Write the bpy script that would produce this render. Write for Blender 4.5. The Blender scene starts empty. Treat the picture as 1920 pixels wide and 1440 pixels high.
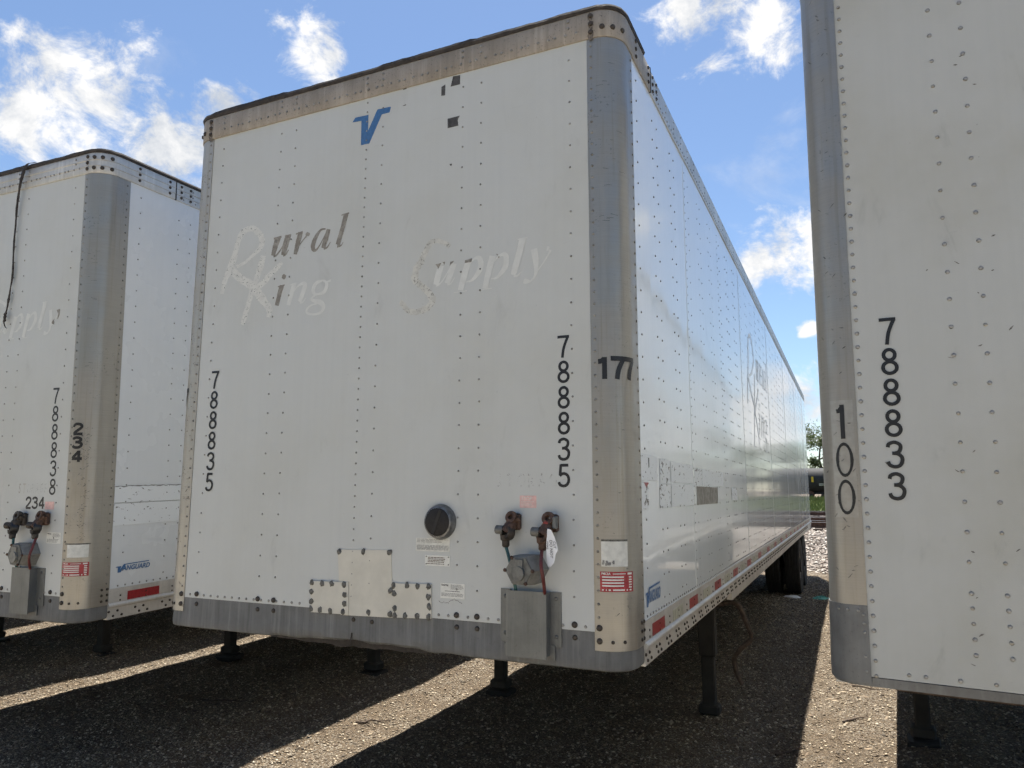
import bpy, math, random
import numpy as np
from mathutils import Vector, Matrix, noise as mnoise
random.seed(7); rng = np.random.default_rng(11)
scene = bpy.context.scene
COL = scene.collection
rad = math.radians

# ------------------------------------------------------------------ camera
cd = bpy.data.cameras.new('camera'); cam = bpy.data.objects.new('camera', cd); COL.objects.link(cam)
cd.sensor_width = 36.0; cd.sensor_fit = 'HORIZONTAL'; cd.lens = 25.62; cd.clip_start = 0.05; cd.clip_end = 3000
cam.location = (2.115, -2.924, 1.841); cam.rotation_euler = (math.pi/2+0.1439, 0, 0.4295)
scene.camera = cam
# ------------------------------------------------------------------ view, sun
SUN = Vector((-0.095, 0.30, 1.0)).normalized()
SUN_STRENGTH = 5.0; SKY_STRENGTH = 0.075; EXPOSURE = 1.15; CLOUD = 5.9
vs = scene.view_settings
vs.view_transform = 'Standard'; vs.look = 'None'; vs.gamma = 1; vs.use_curve_mapping = False; vs.exposure = EXPOSURE
scene.render.engine = 'CYCLES'
scene.cycles.use_adaptive_sampling = True; scene.cycles.adaptive_threshold = .03; scene.cycles.adaptive_min_samples = 24
scene.cycles.max_bounces = 5; scene.cycles.diffuse_bounces = 3; scene.cycles.glossy_bounces = 3; scene.cycles.transmission_bounces = 2
ld = bpy.data.lights.new('sun', 'SUN'); ld.energy = SUN_STRENGTH; ld.angle = rad(0.5); ld.color = (1.0, 0.95, 0.87)
sun = bpy.data.objects.new('sun', ld); COL.objects.link(sun)
sun.rotation_euler = SUN.to_track_quat('Z', 'Y').to_euler(); sun.location = (-4, 12, 40)
# ------------------------------------------------------------------ node helpers
class NT:
    def __init__(s, tree): s.t = tree; s.n = tree.nodes; s.l = tree.links
    def new(s, typ, **kw):
        n = s.n.new(typ)
        for k, v in kw.items(): setattr(n, k, v)
        return n
    def put(s, sock, v):
        if isinstance(v, bpy.types.NodeSocket): s.l.new(v, sock)
        elif isinstance(v, (tuple, list)) and len(v) == 3 and sock.type == 'RGBA': sock.default_value = (*v, 1)
        else: sock.default_value = v
    def math(s, op, a, b=0.0, c=0.0, clamp=False):
        n = s.new('ShaderNodeMath', operation=op, use_clamp=clamp)
        s.put(n.inputs[0], a); s.put(n.inputs[1], b); s.put(n.inputs[2], c); return n.outputs[0]
    def vmath(s, op, a, b=(0, 0, 0), scale=None):
        n = s.new('ShaderNodeVectorMath', operation=op); s.put(n.inputs[0], a); s.put(n.inputs[1], b)
        if scale is not None: s.put(n.inputs[3], scale)
        return n.outputs['Value'] if op in ('DISTANCE', 'LENGTH', 'DOT_PRODUCT') else n.outputs[0]
    def noise(s, vec, scale, detail=4, rough=.55, dist=0.0, col=False):
        n = s.new('ShaderNodeTexNoise'); s.put(n.inputs['Vector'], vec); n.inputs['Scale'].default_value = scale
        n.inputs['Detail'].default_value = detail; n.inputs['Roughness'].default_value = rough; n.inputs['Distortion'].default_value = dist
        return n.outputs['Color'] if col else n.outputs['Fac']
    def voro(s, vec, scale, feature='F1', out='Distance', rnd=1.0):
        n = s.new('ShaderNodeTexVoronoi', feature=feature); s.put(n.inputs['Vector'], vec); n.inputs['Scale'].default_value = scale
        n.inputs['Randomness'].default_value = rnd; return n.outputs[out]
    def mapr(s, v, a, b, c=0.0, d=1.0, smooth=True):
        n = s.new('ShaderNodeMapRange', interpolation_type='SMOOTHSTEP' if smooth else 'LINEAR')
        for i, x in enumerate((v, a, b, c, d)): s.put(n.inputs[i], x)
        return n.outputs[0]
    def mix(s, f, a, b, blend='MIX'):
        n = s.new('ShaderNodeMix', data_type='RGBA', blend_type=blend, clamp_factor=True)
        s.put(n.inputs[0], f); s.put(n.inputs[6], a); s.put(n.inputs[7], b); return n.outputs[2]
    def mapping(s, vec, sc=(1, 1, 1), loc=(0, 0, 0)):
        n = s.new('ShaderNodeMapping'); s.put(n.inputs[0], vec); n.inputs['Scale'].default_value = sc; n.inputs['Location'].default_value = loc; return n.outputs[0]
    def bump(s, h, strength=.3, dist=.01):
        n = s.new('ShaderNodeBump'); s.put(n.inputs['Height'], h); n.inputs['Strength'].default_value = strength; n.inputs['Distance'].default_value = dist; return n.outputs[0]
# ------------------------------------------------------------------ sky: physical sky with cumulus clouds all round
world = bpy.data.worlds.new('World'); scene.world = world; world.use_nodes = True
T = NT(world.node_tree); T.n.clear()
sky = T.new('ShaderNodeTexSky', sky_type='NISHITA'); sky.sun_disc = False
sky.sun_elevation = math.asin(SUN.z); sky.sun_rotation = math.atan2(SUN.x, SUN.y)
sky.air_density = 1.0; sky.dust_density = 0.3; sky.ozone_density = 3.0; sky.altitude = 200
dirv = T.new('ShaderNodeTexCoord').outputs['Generated']
warp = T.vmath('SUBTRACT', T.noise(dirv, 9, 4, .6, col=True), (.5, .5, .5))
dw = T.vmath('ADD', dirv, T.vmath('SCALE', warp, scale=.085))
CL = [((-.74,.511,.436),.085),((-.769,.462,.443),.06),((-.803,.455,.385),.085),((-.708,.573,.413),.085),((-.652,.605,.457),.04),((-.85,.38,.36),.10),
      ((-.567,.63,.53),.042),((-.55,.652,.522),.045),((-.14,.809,.571),.05),((-.053,.835,.548),.06),((-.10,.80,.595),.09),
      ((-.063,.952,.30),.05),((-.09,.953,.29),.042),((-.02,.955,.30),.05),((-.039,.994,.099),.055),((-.033,.979,.203),.016),((-.10,.99,.075),.05),((.10,.985,.10),.08),((.28,.95,.16),.10),((.3,.9,.32),.09)]
r2 = random.Random(5)
while len(CL) < 31:
    az = r2.uniform(0, 2*math.pi); el = rad(r2.uniform(10, 62)); d = (math.cos(el)*math.sin(az), math.cos(el)*math.cos(az), math.sin(el))
    if d[1] > .25 and abs(d[0]+.4) < .75: continue
    CL.append((d, r2.uniform(.06, .2)))
best = None
for dvec, r in CL:
    v = Vector(dvec).normalized()
    b = T.math('MULTIPLY_ADD', T.vmath('DISTANCE', dw, tuple(v)), -1.0/r, 1.0)
    best = b if best is None else T.math('MAXIMUM', best, b)
best = T.math('MAXIMUM', best, -1.2)
fb = T.noise(T.mapping(dirv, (1, 1, 1.35)), 15, 8, .66, .3)
dens = T.math('MULTIPLY_ADD', T.math('SUBTRACT', fb, .5), 3.4, best)
alpha = T.mapr(dens, .0, .85)
wisp = T.math('MULTIPLY', T.mapr(T.noise(T.mapping(dirv, (1, 1, 2.2)), 5, 8, .62, .5), .56, .8), .30)
alpha = T.math('MAXIMUM', alpha, wisp)
shade = T.mapr(T.math('ADD', T.math('MULTIPLY', T.noise(dirv, 11, 6, .6), .6), T.math('MULTIPLY', fb, .4)), .36, .62)
ccol = T.mix(shade, (CLOUD*.60, CLOUD*.65, CLOUD*.73), (CLOUD*1.16, CLOUD*1.14, CLOUD*1.11))
bgc = T.mix(alpha, sky.outputs[0], ccol)
bg = T.new('ShaderNodeBackground'); T.put(bg.inputs[0], bgc); bg.inputs[1].default_value = SKY_STRENGTH
wo = T.new('ShaderNodeOutputWorld'); T.l.new(bg.outputs[0], wo.inputs[0])
# ------------------------------------------------------------------ materials
def material(name):
    m = bpy.data.materials.new(name); m.use_nodes = True; t = NT(m.node_tree); b = t.n['Principled BSDF']
    t.oc = t.new('ShaderNodeTexCoord').outputs['Object']; return m, t, b
def simple(name, col, rough=.6, metal=0.0, var=.25, scale=30, bump=0.0):
    m, t, b = material(name)
    n = t.noise(t.oc, scale, 5, .6)
    c = t.mix(t.mapr(n, .3, .7), tuple(x*(1-var) for x in col), tuple(min(1, x*(1+var)) for x in col))
    t.put(b.inputs['Base Color'], c); b.inputs['Roughness'].default_value = rough; b.inputs['Metallic'].default_value = metal
    if bump: t.put(b.inputs['Normal'], t.bump(n, bump, .004))
    return m
def panel_paint(name, base, rough, wavy, grime):
    m, t, b = material(name)
    st = t.noise(t.mapping(t.oc, (38, 38, .7)), 1, 4, .6)
    big = t.noise(t.oc, 1.1, 5, .6); fine = t.noise(t.oc, 210, 2, .5)
    c = t.mix(t.mapr(st, .35, .75), base, tuple(x*.978 for x in base))
    c = t.mix(t.math('MULTIPLY', t.mapr(big, .42, .72), grime), c, (base[0]*.86, base[1]*.84, base[2]*.78))
    sp = t.voro(t.oc, 17); spm = t.math('MULTIPLY', t.mapr(sp, .045, .02), t.mapr(t.noise(t.oc, 3.1, 3), .5, .62))
    c = t.mix(t.math('MULTIPLY', spm, .6), c, (.16, .14, .12))
    sc = t.noise(t.mapping(t.oc, (9, 9, 150)), 1, 3, .5, 1.2)
    scm = t.math('MULTIPLY', t.mapr(sc, .69, .74), t.mapr(t.noise(t.oc, 2.3, 3), .52, .62))
    c = t.mix(t.math('MULTIPLY', scm, .22), c, (.22, .22, .22))
    sm_ = t.math('MULTIPLY', t.mapr(t.noise(t.mapping(t.oc, (1, 1, .4)), 8, 5, .65, .6), .58, .74), t.mapr(big, .40, .60))
    c = t.mix(t.math('MULTIPLY', sm_, .42*grime), c, (.20, .195, .18))
    t.put(b.inputs['Base Color'], c)
    t.put(b.inputs['Roughness'], t.mapr(big, .3, .7, rough*.85, rough*1.25))
    h = t.math('MULTIPLY', fine, .02)
    if wavy:
        w1 = t.noise(t.mapping(t.oc, (.1, 1.7, .16)), 1, 3, .5, .6); w2 = t.noise(t.mapping(t.oc, (.1, 7.0, 1.1)), 1, 2, .5)
        h = t.math('ADD', t.math('MULTIPLY', w1, wavy), t.math('MULTIPLY', w2, wavy*.10))
        t.put(b.inputs['Normal'], t.bump(h, 1.0, .02))
    else:
        w1 = t.noise(t.mapping(t.oc, (1.5, 1, .8)), 1, 2, .5)
        t.put(b.inputs['Normal'], t.bump(t.math('ADD', t.math('MULTIPLY', w1, .55), h), .6, .02))
    return m
M = {}
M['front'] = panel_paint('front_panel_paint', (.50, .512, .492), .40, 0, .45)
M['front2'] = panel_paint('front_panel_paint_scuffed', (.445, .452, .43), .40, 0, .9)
M['side'] = panel_paint('side_panel_gloss_paint', (.80, .825, .825), .075, .17, .30)
M['side2'] = panel_paint('side_panel_satin_paint', (.66, .68, .685), .28, .08, .12)
def aluminium(name, base, rough, spots, metal=.85):
    m, t, b = material(name)
    br = t.noise(t.mapping(t.oc, (6, 6, 260)), 1, 3, .6); st = t.noise(t.mapping(t.oc, (55, 55, 1.6)), 1, 4, .6)
    c = t.mix(t.mapr(br, .3, .7), base, tuple(x*.93 for x in base))
    c = t.mix(t.math('MULTIPLY', t.mapr(st, .5, .75), .45), c, (base[0]*.72, base[1]*.66, base[2]*.56))
    ch = t.noise(t.oc, 75, 4, .65); cl = t.mapr(t.noise(t.oc, 4, 3), .48, .66)
    c = t.mix(t.math('MULTIPLY', t.math('MULTIPLY', t.mapr(ch, .60, .66), cl), spots), c, (.09, .085, .075))
    t.put(b.inputs['Base Color'], c); b.inputs['Metallic'].default_value = metal
    t.put(b.inputs['Roughness'], t.mapr(t.noise(t.oc, 6, 4), .3, .7, rough*.8, rough*1.2))
    t.put(b.inputs['Normal'], t.bump(t.math('ADD', t.math('MULTIPLY', br, .08), t.noise(t.oc, 5, 2)), .22, .012))
    return m
M['post'] = aluminium('corner_post_brushed_aluminium', (.36, .338, .295), .43, .6, .72)
M['post_edge'] = aluminium('corner_post_chipped', (.42, .395, .345), .45, 1.0, .55)
M['post_clean'] = aluminium('corner_post_dull', (.34, .32, .283), .43, .5, .7)
def weathered(name, base, dirt, rough, metal, drip, specks):
    m, t, b = material(name)
    st = t.noise(t.mapping(t.oc, (32, 32, 1.3)), 1, 5, .65); bl = t.noise(t.oc, 3.2, 5, .65)
    c = t.mix(t.mapr(bl, .35, .7), base, dirt)
    c = t.mix(t.math('MULTIPLY', t.mapr(st, .5, .72), drip), c, tuple(min(1, x*1.55) for x in base))
    c = t.mix(t.math('MULTIPLY', t.mapr(st, .48, .28), drip), c, tuple(x*.6 for x in dirt))
    sp = t.mapr(t.noise(t.oc, 130, 3, .6), .63, .68)
    c = t.mix(t.math('MULTIPLY', sp, specks), c, (.045, .035, .028))
    t.put(b.inputs['Base Color'], c); b.inputs['Roughness'].default_value = rough; b.inputs['Metallic'].default_value = metal
    t.put(b.inputs['Normal'], t.bump(t.math('ADD', st, bl), .25, .006))
    return m
M['rail_dirty'] = weathered('top_rail_grimy', (.34, .30, .25), (.25, .215, .17), .65, .15, .4, .7)
M['rail_clean'] = weathered('top_rail_aluminium', (.58, .56, .52), (.44, .42, .38), .45, .45, .3, .2)
M['apron'] = weathered('galvanised_apron', (.16, .16, .155), (.115, .115, .108), .72, .1, .6, .3)
M['galv'] = weathered('galvanised_sheet', (.17, .175, .17), (.115, .12, .115), .48, .5, .25, .3)
M['side_rail'] = weathered('lower_side_rail_aluminium', (.56, .54, .50), (.44, .41, .37), .45, .35, .25, .25)
M['cap_grey'] = weathered('corner_cap_grey', (.17, .175, .175), (.10, .10, .098), .5, .35, .3, .35)
M['tar'] = simple('roof_edge_sealant', (.028, .022, .018), .75, 0, .5, 40, .5)
M['stain'] = simple('dark_rust_stain', (.13, .11, .09), .8, 0, .6, 90)
M['scuff'] = simple('scuff_dark', (.16, .15, .135), .7, 0, .5, 60)
M['roof'] = simple('roof_skin', (.6, .6, .58), .5, .2)
M['rivet'] = simple('rivet_dull', (.25, .245, .23), .45, .45, .4, 60)
M['rivet_light'] = simple('rivet_aluminium', (.26, .245, .215), .42, .55, .4, 60)
M['bolt'] = simple('bolt_oxidised', (.055, .045, .036), .6, .4, .5, 60)
M['under'] = simple('underbody_black', (.022, .02, .018), .75, .1, .4, 8)
M['rust'] = simple('rusty_steel', (.085, .06, .045), .8, .2, .5, 22, .4)
M['black'] = simple('black_vinyl', (.012, .012, .013), .4, 0, .15)
M['blue'] = simple('blue_vinyl', (.045, .13, .29), .45, 0, .15, 60)
M['red'] = simple('red_reflective_tape', (.27, .012, .016), .35, 0, .2, 50)
M['red_faded'] = simple('red_sticker', (.33, .03, .035), .5, 0, .25, 50)
M['pink'] = simple('sun_faded_red_sticker', (.66, .42, .38), .6, 0, .12, 60)
M['tape_white'] = simple('white_reflective_tape', (.40, .39, .31), .4, 0, .25, 40)
M['white'] = simple('white_sticker', (.66, .655, .60), .5, 0, .06, 40)
M['sticker'] = simple('worn_paper_sticker', (.60, .595, .54), .6, 0, .1, 40)
M['sticker_clear'] = simple('clear_number_sticker', (.35, .335, .30), .42, .55, .08, 40)
M['patch'] = simple('patch_sheet', (.55, .525, .45), .45, 0, .08, 7)
M['seal'] = simple('grey_sealant', (.12, .115, .10), .8, 0, .4, 80, .6)
M['light_res'] = simple('clean_paint_under_lettering', (.58, .585, .55), .42, 0, .05, 20)
def residue(name, c0, c1, c2, lo, hi, scale=75, stretch=(1, 1, 1)):
    m, t, b = material(name); v = t.mapping(t.oc, stretch)
    n = t.noise(v, scale, 4, .65, .8); n2 = t.noise(t.oc, 23, 4, .6)
    c = t.mix(t.mapr(n2, .4, .62), c0, c1); c = t.mix(t.mapr(n, lo, hi), c, c2)
    t.put(b.inputs['Base Color'], c); b.inputs['Roughness'].default_value = .6; t.put(b.inputs['Normal'], t.bump(n, .3, .002)); return m
M['script_res'] = residue('peeled_script_lettering', (.60, .60, .56), (.555, .555, .52), (.13, .165, .15), .575, .66, 85)
M['script_res2'] = residue('torn_script_lettering', (.55, .545, .495), (.46, .455, .415), (.27, .265, .24), .545, .63, 70)
M['brown_res'] = residue('weathered_lettering_film', (.20, .18, .15), (.29, .275, .24), (.11, .10, .085), .55, .7, 60, (1, 1, .4))
M['tan_res'] = residue('faded_lettering_film', (.36, .345, .31), (.44, .43, .39), (.22, .205, .18), .55, .7, 60, (1, 1, .4))
M['dark_res'] = residue('dark_glue_square', (.055, .05, .046), (.09, .085, .078), (.03, .028, .026), .5, .7, 40)
M['ghost'] = residue('ghost_lettering', (.50, .512, .492), (.48, .49, .47), (.27, .27, .255), .53, .62, 90)
M['side_ghost'] = residue('faded_side_script', (.79, .815, .815), (.77, .795, .795), (.60, .61, .61), .58, .7, 30, (1, 1, .2))
M['side_dark'] = residue('weathered_side_lettering', (.68, .70, .70), (.75, .77, .77), (.30, .295, .28), .56, .63, 22, (1, 1, .15))
M['rubber'] = simple('tyre_rubber', (.018, .0175, .017), .85, 0, .3, 15, .3)
M['rim'] = simple('wheel_rim_steel', (.25, .24, .22), .5, .4, .3)
M['glass_dark'] = simple('dark_vent_glass', (.015, .014, .013), .12, 0, .3)
M['vent_dark'] = simple('vent_dark', (.012, .010, .009), .75, 0, .4, 60)
M['chrome'] = simple('dull_chrome_ring', (.16, .16, .16), .38, .7, .4)
M['cast_grey'] = simple('cast_metal_grey', (.14, .14, .13), .55, .4, .25, 40, .3)
M['socket_grey'] = simple('socket_housing_grey', (.21, .205, .185), .6, .2, .2, 30, .2)
M['glad_red'] = simple('red_gladhand_paint', (.24, .03, .022), .5, .1, .4, 60)
M['brown_metal'] = simple('rusty_gladhand', (.085, .048, .032), .65, .3, .5, 60, .3)
M['hose_green'] = simple('green_hose', (.02, .085, .085), .45)
M['hose_red'] = simple('red_hose', (.10, .018, .016), .45)
M['paper'] = simple('white_paper', (.80, .80, .80), .8, 0, .04)
M['ink'] = simple('ink', (.03, .025, .03), .6)
M['print'] = simple('small_print', (.22, .215, .20), .6)
# ------------------------------------------------------------------ mesh helpers
class MB:
    def __init__(s): s.v = []; s.f = []
    def add(s, vs, fs):
        o = len(s.v); s.v += [tuple(v) for v in vs]; s.f += [tuple(i+o for i in f) for f in fs]; return s
    def box(s, x0, x1, y0, y1, z0, z1):
        return s.add([(x0,y0,z0),(x1,y0,z0),(x1,y1,z0),(x0,y1,z0),(x0,y0,z1),(x1,y0,z1),(x1,y1,z1),(x0,y1,z1)],
                     [(0,3,2,1),(4,5,6,7),(0,1,5,4),(1,2,6,5),(2,3,7,6),(3,0,4,7)])
    def bevbox(s, x0, x1, y0, y1, z0, z1, b):
        pts = []
        for z, i in ((z0, b), (z0+b, 0), (z1-b, 0), (z1, b)):
            X0, X1, Y0, Y1 = x0+i, x1-i, y0+i, y1-i
            pts.append([(X0+b,Y0,z),(X1-b,Y0,z),(X1,Y0+b,z),(X1,Y1-b,z),(X1-b,Y1,z),(X0+b,Y1,z),(X0,Y1-b,z),(X0,Y0+b,z)])
        vs = [p for l in pts for p in l]; fs = [tuple(range(7, -1, -1)), tuple(range(24, 32))]
        for k in range(3):
            for i in range(8): j = (i+1) % 8; fs.append((k*8+i, k*8+j, k*8+8+j, k*8+8+i))
        return s.add(vs, fs)
    def ring(s, c, axis, prof, n=16, cap0=True, cap1=True, phase=0.0, squash=1.0):
        # lathe: prof = [(radius, distance along axis)]
        a = Vector(axis).normalized(); c = Vector(c)
        u = a.orthogonal().normalized() if abs(a.y) < .9 else Vector((1, 0, 0)); u = (u-a*u.dot(a)).normalized(); w = a.cross(u)
        vs = []; fs = []
        for r, h in prof:
            for i in range(n):
                t = 2*math.pi*i/n+phase; vs.append(c+a*h+(u*math.cos(t)+w*math.sin(t)*squash)*r)
        for k in range(len(prof)-1):
            for i in range(n): j = (i+1) % n; fs.append((k*n+i, k*n+j, k*n+n+j, k*n+n+i))
        if cap0: fs.append(tuple(range(n-1, -1, -1)))
        if cap1: fs.append(tuple(range((len(prof)-1)*n, len(prof)*n)))
        return s.add(vs, fs)
    def tube(s, pts, r, n=8):
        pts = [Vector(p) for p in pts]; vs = []; fs = []
        for k, p in enumerate(pts):
            d = (pts[min(k+1, len(pts)-1)]-pts[max(k-1, 0)]).normalized()
            u = d.cross(Vector((.31, .17, .93))); u.normalize(); w = d.cross(u); rr = r[k] if isinstance(r, (list, tuple)) else r
            for i in range(n): t = 2*math.pi*i/n; vs.append(p+(u*math.cos(t)+w*math.sin(t))*rr)
        for k in range(len(pts)-1):
            for i in range(n): j = (i+1) % n; fs.append((k*n+i, k*n+j, k*n+n+j, k*n+n+i))
        fs.append(tuple(range(n-1, -1, -1))); fs.append(tuple(range((len(pts)-1)*n, len(pts)*n)))
        return s.add(vs, fs)
    def sweep(s, path, loop):
        # path(d) -> list of (x, y); loop = [(d, z)] closed
        rows = [path(d) for d, z in loop]; n = len(rows[0]); m = len(loop)
        vs = [(rows[k][i][0], rows[k][i][1], loop[k][1]) for i in range(n) for k in range(m)]
        fs = [(i*m+k, (i+1)*m+k, (i+1)*m+(k+1) % m, i*m+(k+1) % m) for i in range(n-1) for k in range(m)]
        fs += [tuple(range(m)), tuple((n-1)*m+k for k in range(m-1, -1, -1))]
        return s.add(vs, fs)
    def prism(s, poly, tf, h0, h1):
        # poly in (u, v); tf(u, v, h) -> point
        n = len(poly); vs = [tf(u, v, h0) for u, v in poly]+[tf(u, v, h1) for u, v in poly]
        fs = [tuple(range(n)), tuple(range(2*n-1, n-1, -1))]+[(i, n+i, n+(i+1) % n, (i+1) % n) for i in range(n)]
        return s.add(vs, fs)
    def extrude_y(s, prof, y0, y1):
        n = len(prof); vs = [(x, y0, z) for x, z in prof]+[(x, y1, z) for x, z in prof]
        fs = [tuple(range(n)), tuple(range(2*n-1, n-1, -1))]+[(i, n+i, n+(i+1) % n, (i+1) % n) for i in range(n)]
        return s.add(vs, fs)
    def mesh(s, name, mat, smooth=False):
        me = bpy.data.meshes.new(name); me.from_pydata(s.v, [], s.f); me.validate()
        import bmesh
        bm = bmesh.new(); bm.from_mesh(me); bmesh.ops.recalc_face_normals(bm, faces=bm.faces); bm.to_mesh(me); bm.free()
        if smooth:
            me.polygons.foreach_set('use_smooth', [True]*len(me.polygons))
            me.set_sharp_from_angle(angle=rad(38))
        me.materials.append(M[mat] if isinstance(mat, str) else mat); return me
    def build(s, name, mat, parent=None, smooth=False): return link(name, s.mesh(name, mat, smooth), parent)
def link(name, data, parent=None):
    o = bpy.data.objects.new(name, data); COL.objects.link(o)
    if parent: o.parent = parent
    return o
def tag(o, label=None, cat=None, group=None, kind=None):
    if label: o['label'] = label
    if cat: o['category'] = cat
    if group: o['group'] = group
    if kind: o['kind'] = kind
    return o
def stuff(o): o['kind'] = 'stuff'; return o
def dome(mb, c, nrm, r, h, n=7, ph=0.0):
    nrm = Vector(nrm); u = nrm.orthogonal().normalized(); w = nrm.cross(u); c = Vector(c); vs = []
    for rr, hh in ((r, -.001), (r*.86, h*.6), (r*.45, h)):
        for i in range(n): t = 2*math.pi*i/n+ph; vs.append(c+nrm*hh+(u*math.cos(t)+w*math.sin(t))*rr)
    fs = [(k*n+i, k*n+(i+1) % n, k*n+n+(i+1) % n, k*n+n+i) for k in range(2) for i in range(n)]+[tuple(range(2*n, 3*n))]
    mb.add(vs, fs)
def resample(pts, k=5):
    if len(pts) < 3: return [tuple(a+(b-a)*i/7 for a, b in zip(pts[0], pts[1])) for i in range(8)]
    P = [np.array(p, float) for p in pts]; P = [2*P[0]-P[1]]+P+[2*P[-1]-P[-2]]; out = []
    for i in range(1, len(P)-2):
        for j in range(k):
            t = j/k; a, b, c, d = P[i-1], P[i], P[i+1], P[i+2]
            out.append(.5*((2*b)+(c-a)*t+(2*a-5*b+4*c-d)*t*t+(3*b-a-3*c+d)*t**3))
    out.append(P[-2]); return [tuple(o) for o in out]
def ribbon(mb, pts, tf, h, k=5, jag=0.0, rn=None, curve=True):
    pts = resample(pts, k) if curve else [tuple(a+(b-a)*i/7 for a, b in zip(pts[0], pts[1])) for i in range(8)] if len(pts) == 2 else pts
    vs = []; n = len(pts)
    for i, (u, v, w) in enumerate(pts):
        a = pts[max(i-1, 0)]; b = pts[min(i+1, n-1)]; dx, dy = b[0]-a[0], b[1]-a[1]; L = math.hypot(dx, dy) or 1; nx, ny = -dy/L, dx/L
        w = max(w, .002); wl = w*.5*(1+(rn.uniform(-jag, jag) if jag else 0)); wr = w*.5*(1+(rn.uniform(-jag, jag) if jag else 0))
        vs += [tf(u+nx*wl, v+ny*wl, h), tf(u-nx*wr, v-ny*wr, h)]
    mb.add(vs, [(2*i, 2*i+1, 2*i+3, 2*i+2) for i in range(n-1)])
def strokes(name, lst, tf, mat, parent, h0=.0022, jag=0.0, seed=1, curve=True):
    rn = random.Random(seed); mb = MB()
    for i, s in enumerate(lst): ribbon(mb, s, tf, h0+i*.00003, 6 if jag else 5, jag, rn, curve)
    return mb.build(name, mat, parent)
def ell(cx, cy, rx, ry, a0=0, a1=360, n=20): return [(cx+rx*math.cos(rad(a0+(a1-a0)*i/n)), cy+ry*math.sin(rad(a0+(a1-a0)*i/n))) for i in range(n+1)]
GLYPH = {'7': [[(0, .94), (.55, .94)], [(.49, .93), (.38, .68), (.28, .38), (.225, 0)]],
 '8': [ell(.275, .745, .185, .195), ell(.275, .275, .225, .215)],
 '3': [[(.05, .76), (.09, .88), (.27, .94), (.43, .86), (.46, .74), (.40, .60), (.27, .545), (.18, .545)], [(.22, .545), (.36, .52), (.48, .41), (.49, .26), (.41, .11), (.25, .06), (.09, .12), (.035, .25)]],
 '5': [[(.47, .94), (.10, .94)], [(.125, .97), (.085, .50)], [(.07, .49), (.16, .56), (.30, .58), (.43, .50), (.485, .33), (.44, .16), (.32, .065), (.19, .06), (.08, .11), (.03, .22)]],
 '0': [ell(.275, .5, .225, .445)],
 '1': [[(.33, 1), (.33, 0)], [(.33, .93), (.22, .83), (.10, .81)]],
 '2': [[(.045, .68), (.07, .82), (.16, .92), (.28, .94), (.42, .88), (.475, .74), (.43, .58), (.28, .38), (.12, .20), (.055, .05)], [(.03, .055), (.52, .055)]],
 '4': [[(.40, 0), (.40, 1)], [(.40, .93), (.05, .33)], [(.03, .29), (.56, .29)]]}
def digit(ch, tf, u0, v0, w, h, t, parent, mat='black', h0=.0024, name='number_digit'):
    mb = MB()
    for i, s in enumerate(GLYPH[ch]):
        pts = [(u0+p[0]/.55*w, v0+p[1]*h, t) for p in s]
        closed = len(s) > 15
        if closed:
            vs = []; n = len(pts)-1; c = (sum(p[0] for p in pts[:-1])/n, sum(p[1] for p in pts[:-1])/n)
            for p in pts[:-1]:
                dx, dy = p[0]-c[0], p[1]-c[1]; L = math.hypot(dx, dy)
                for sg in (1, -1): vs.append(tf(p[0]+dx/L*t*.5*sg, p[1]+dy/L*t*.5*sg, h0+i*.0002))
            mb.add(vs, [(2*k, 2*k+1, (2*k+3) % (2*n), (2*k+2) % (2*n)) for k in range(n)])
        else: ribbon(mb, pts, tf, h0+i*.0002, 5, 0, None, len(s) > 2)
    return mb.build(name, mat, parent)
def text_mesh(name, txt, tf, u0, v0, size, mat, parent, h=.0026, shear=0.0, xs=1.0, bold=0.0, ang=0.0):
    cu = bpy.data.curves.new('lettering', 'FONT'); cu.body = txt; cu.size = size; cu.shear = shear; cu.offset = bold; cu.resolution_u = 3
    o = bpy.data.objects.new('lettering', cu); COL.objects.link(o); bpy.context.view_layer.update()
    me = bpy.data.meshes.new_from_object(o.evaluated_get(bpy.context.evaluated_depsgraph_get()))
    ca, sa = math.cos(ang), math.sin(ang)
    mb = MB(); vs = []
    for v in me.vertices:
        x, y = v.co.x*xs, v.co.y; vs.append(tf(u0+x*ca-y*sa, v0+x*sa+y*ca, h))
    mb.add(vs, [tuple(p.vertices) for p in me.polygons])
    COL.objects.unlink(o); bpy.data.objects.remove(o); bpy.data.curves.remove(cu); bpy.data.meshes.remove(me)
    return mb.build(name, mat, parent)
def print_lines(name, tf, u0, u1, v0, v1, n, mat, parent, seed=1, h=.003, fill=.5, ragged=.25):
    rn = random.Random(seed); mb = MB(); dv = (v1-v0)/n
    for i in range(n):
        v = v1-(i+.5)*dv; u = u0; end = u1-(u1-u0)*rn.uniform(0, ragged)
        while u < end:
            w = rn.uniform(.05, .16)*(u1-u0); e = min(u+w, end)
            mb.add([tf(u, v-dv*fill/2, h), tf(e, v-dv*fill/2, h), tf(e, v+dv*fill/2, h), tf(u, v+dv*fill/2, h)], [(0, 1, 2, 3)]); u = e+.02*(u1-u0)
    return mb.build(name, mat, parent)
FT = lambda u, v, h: (u, -h, v)                       # front face of a trailer
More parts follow.
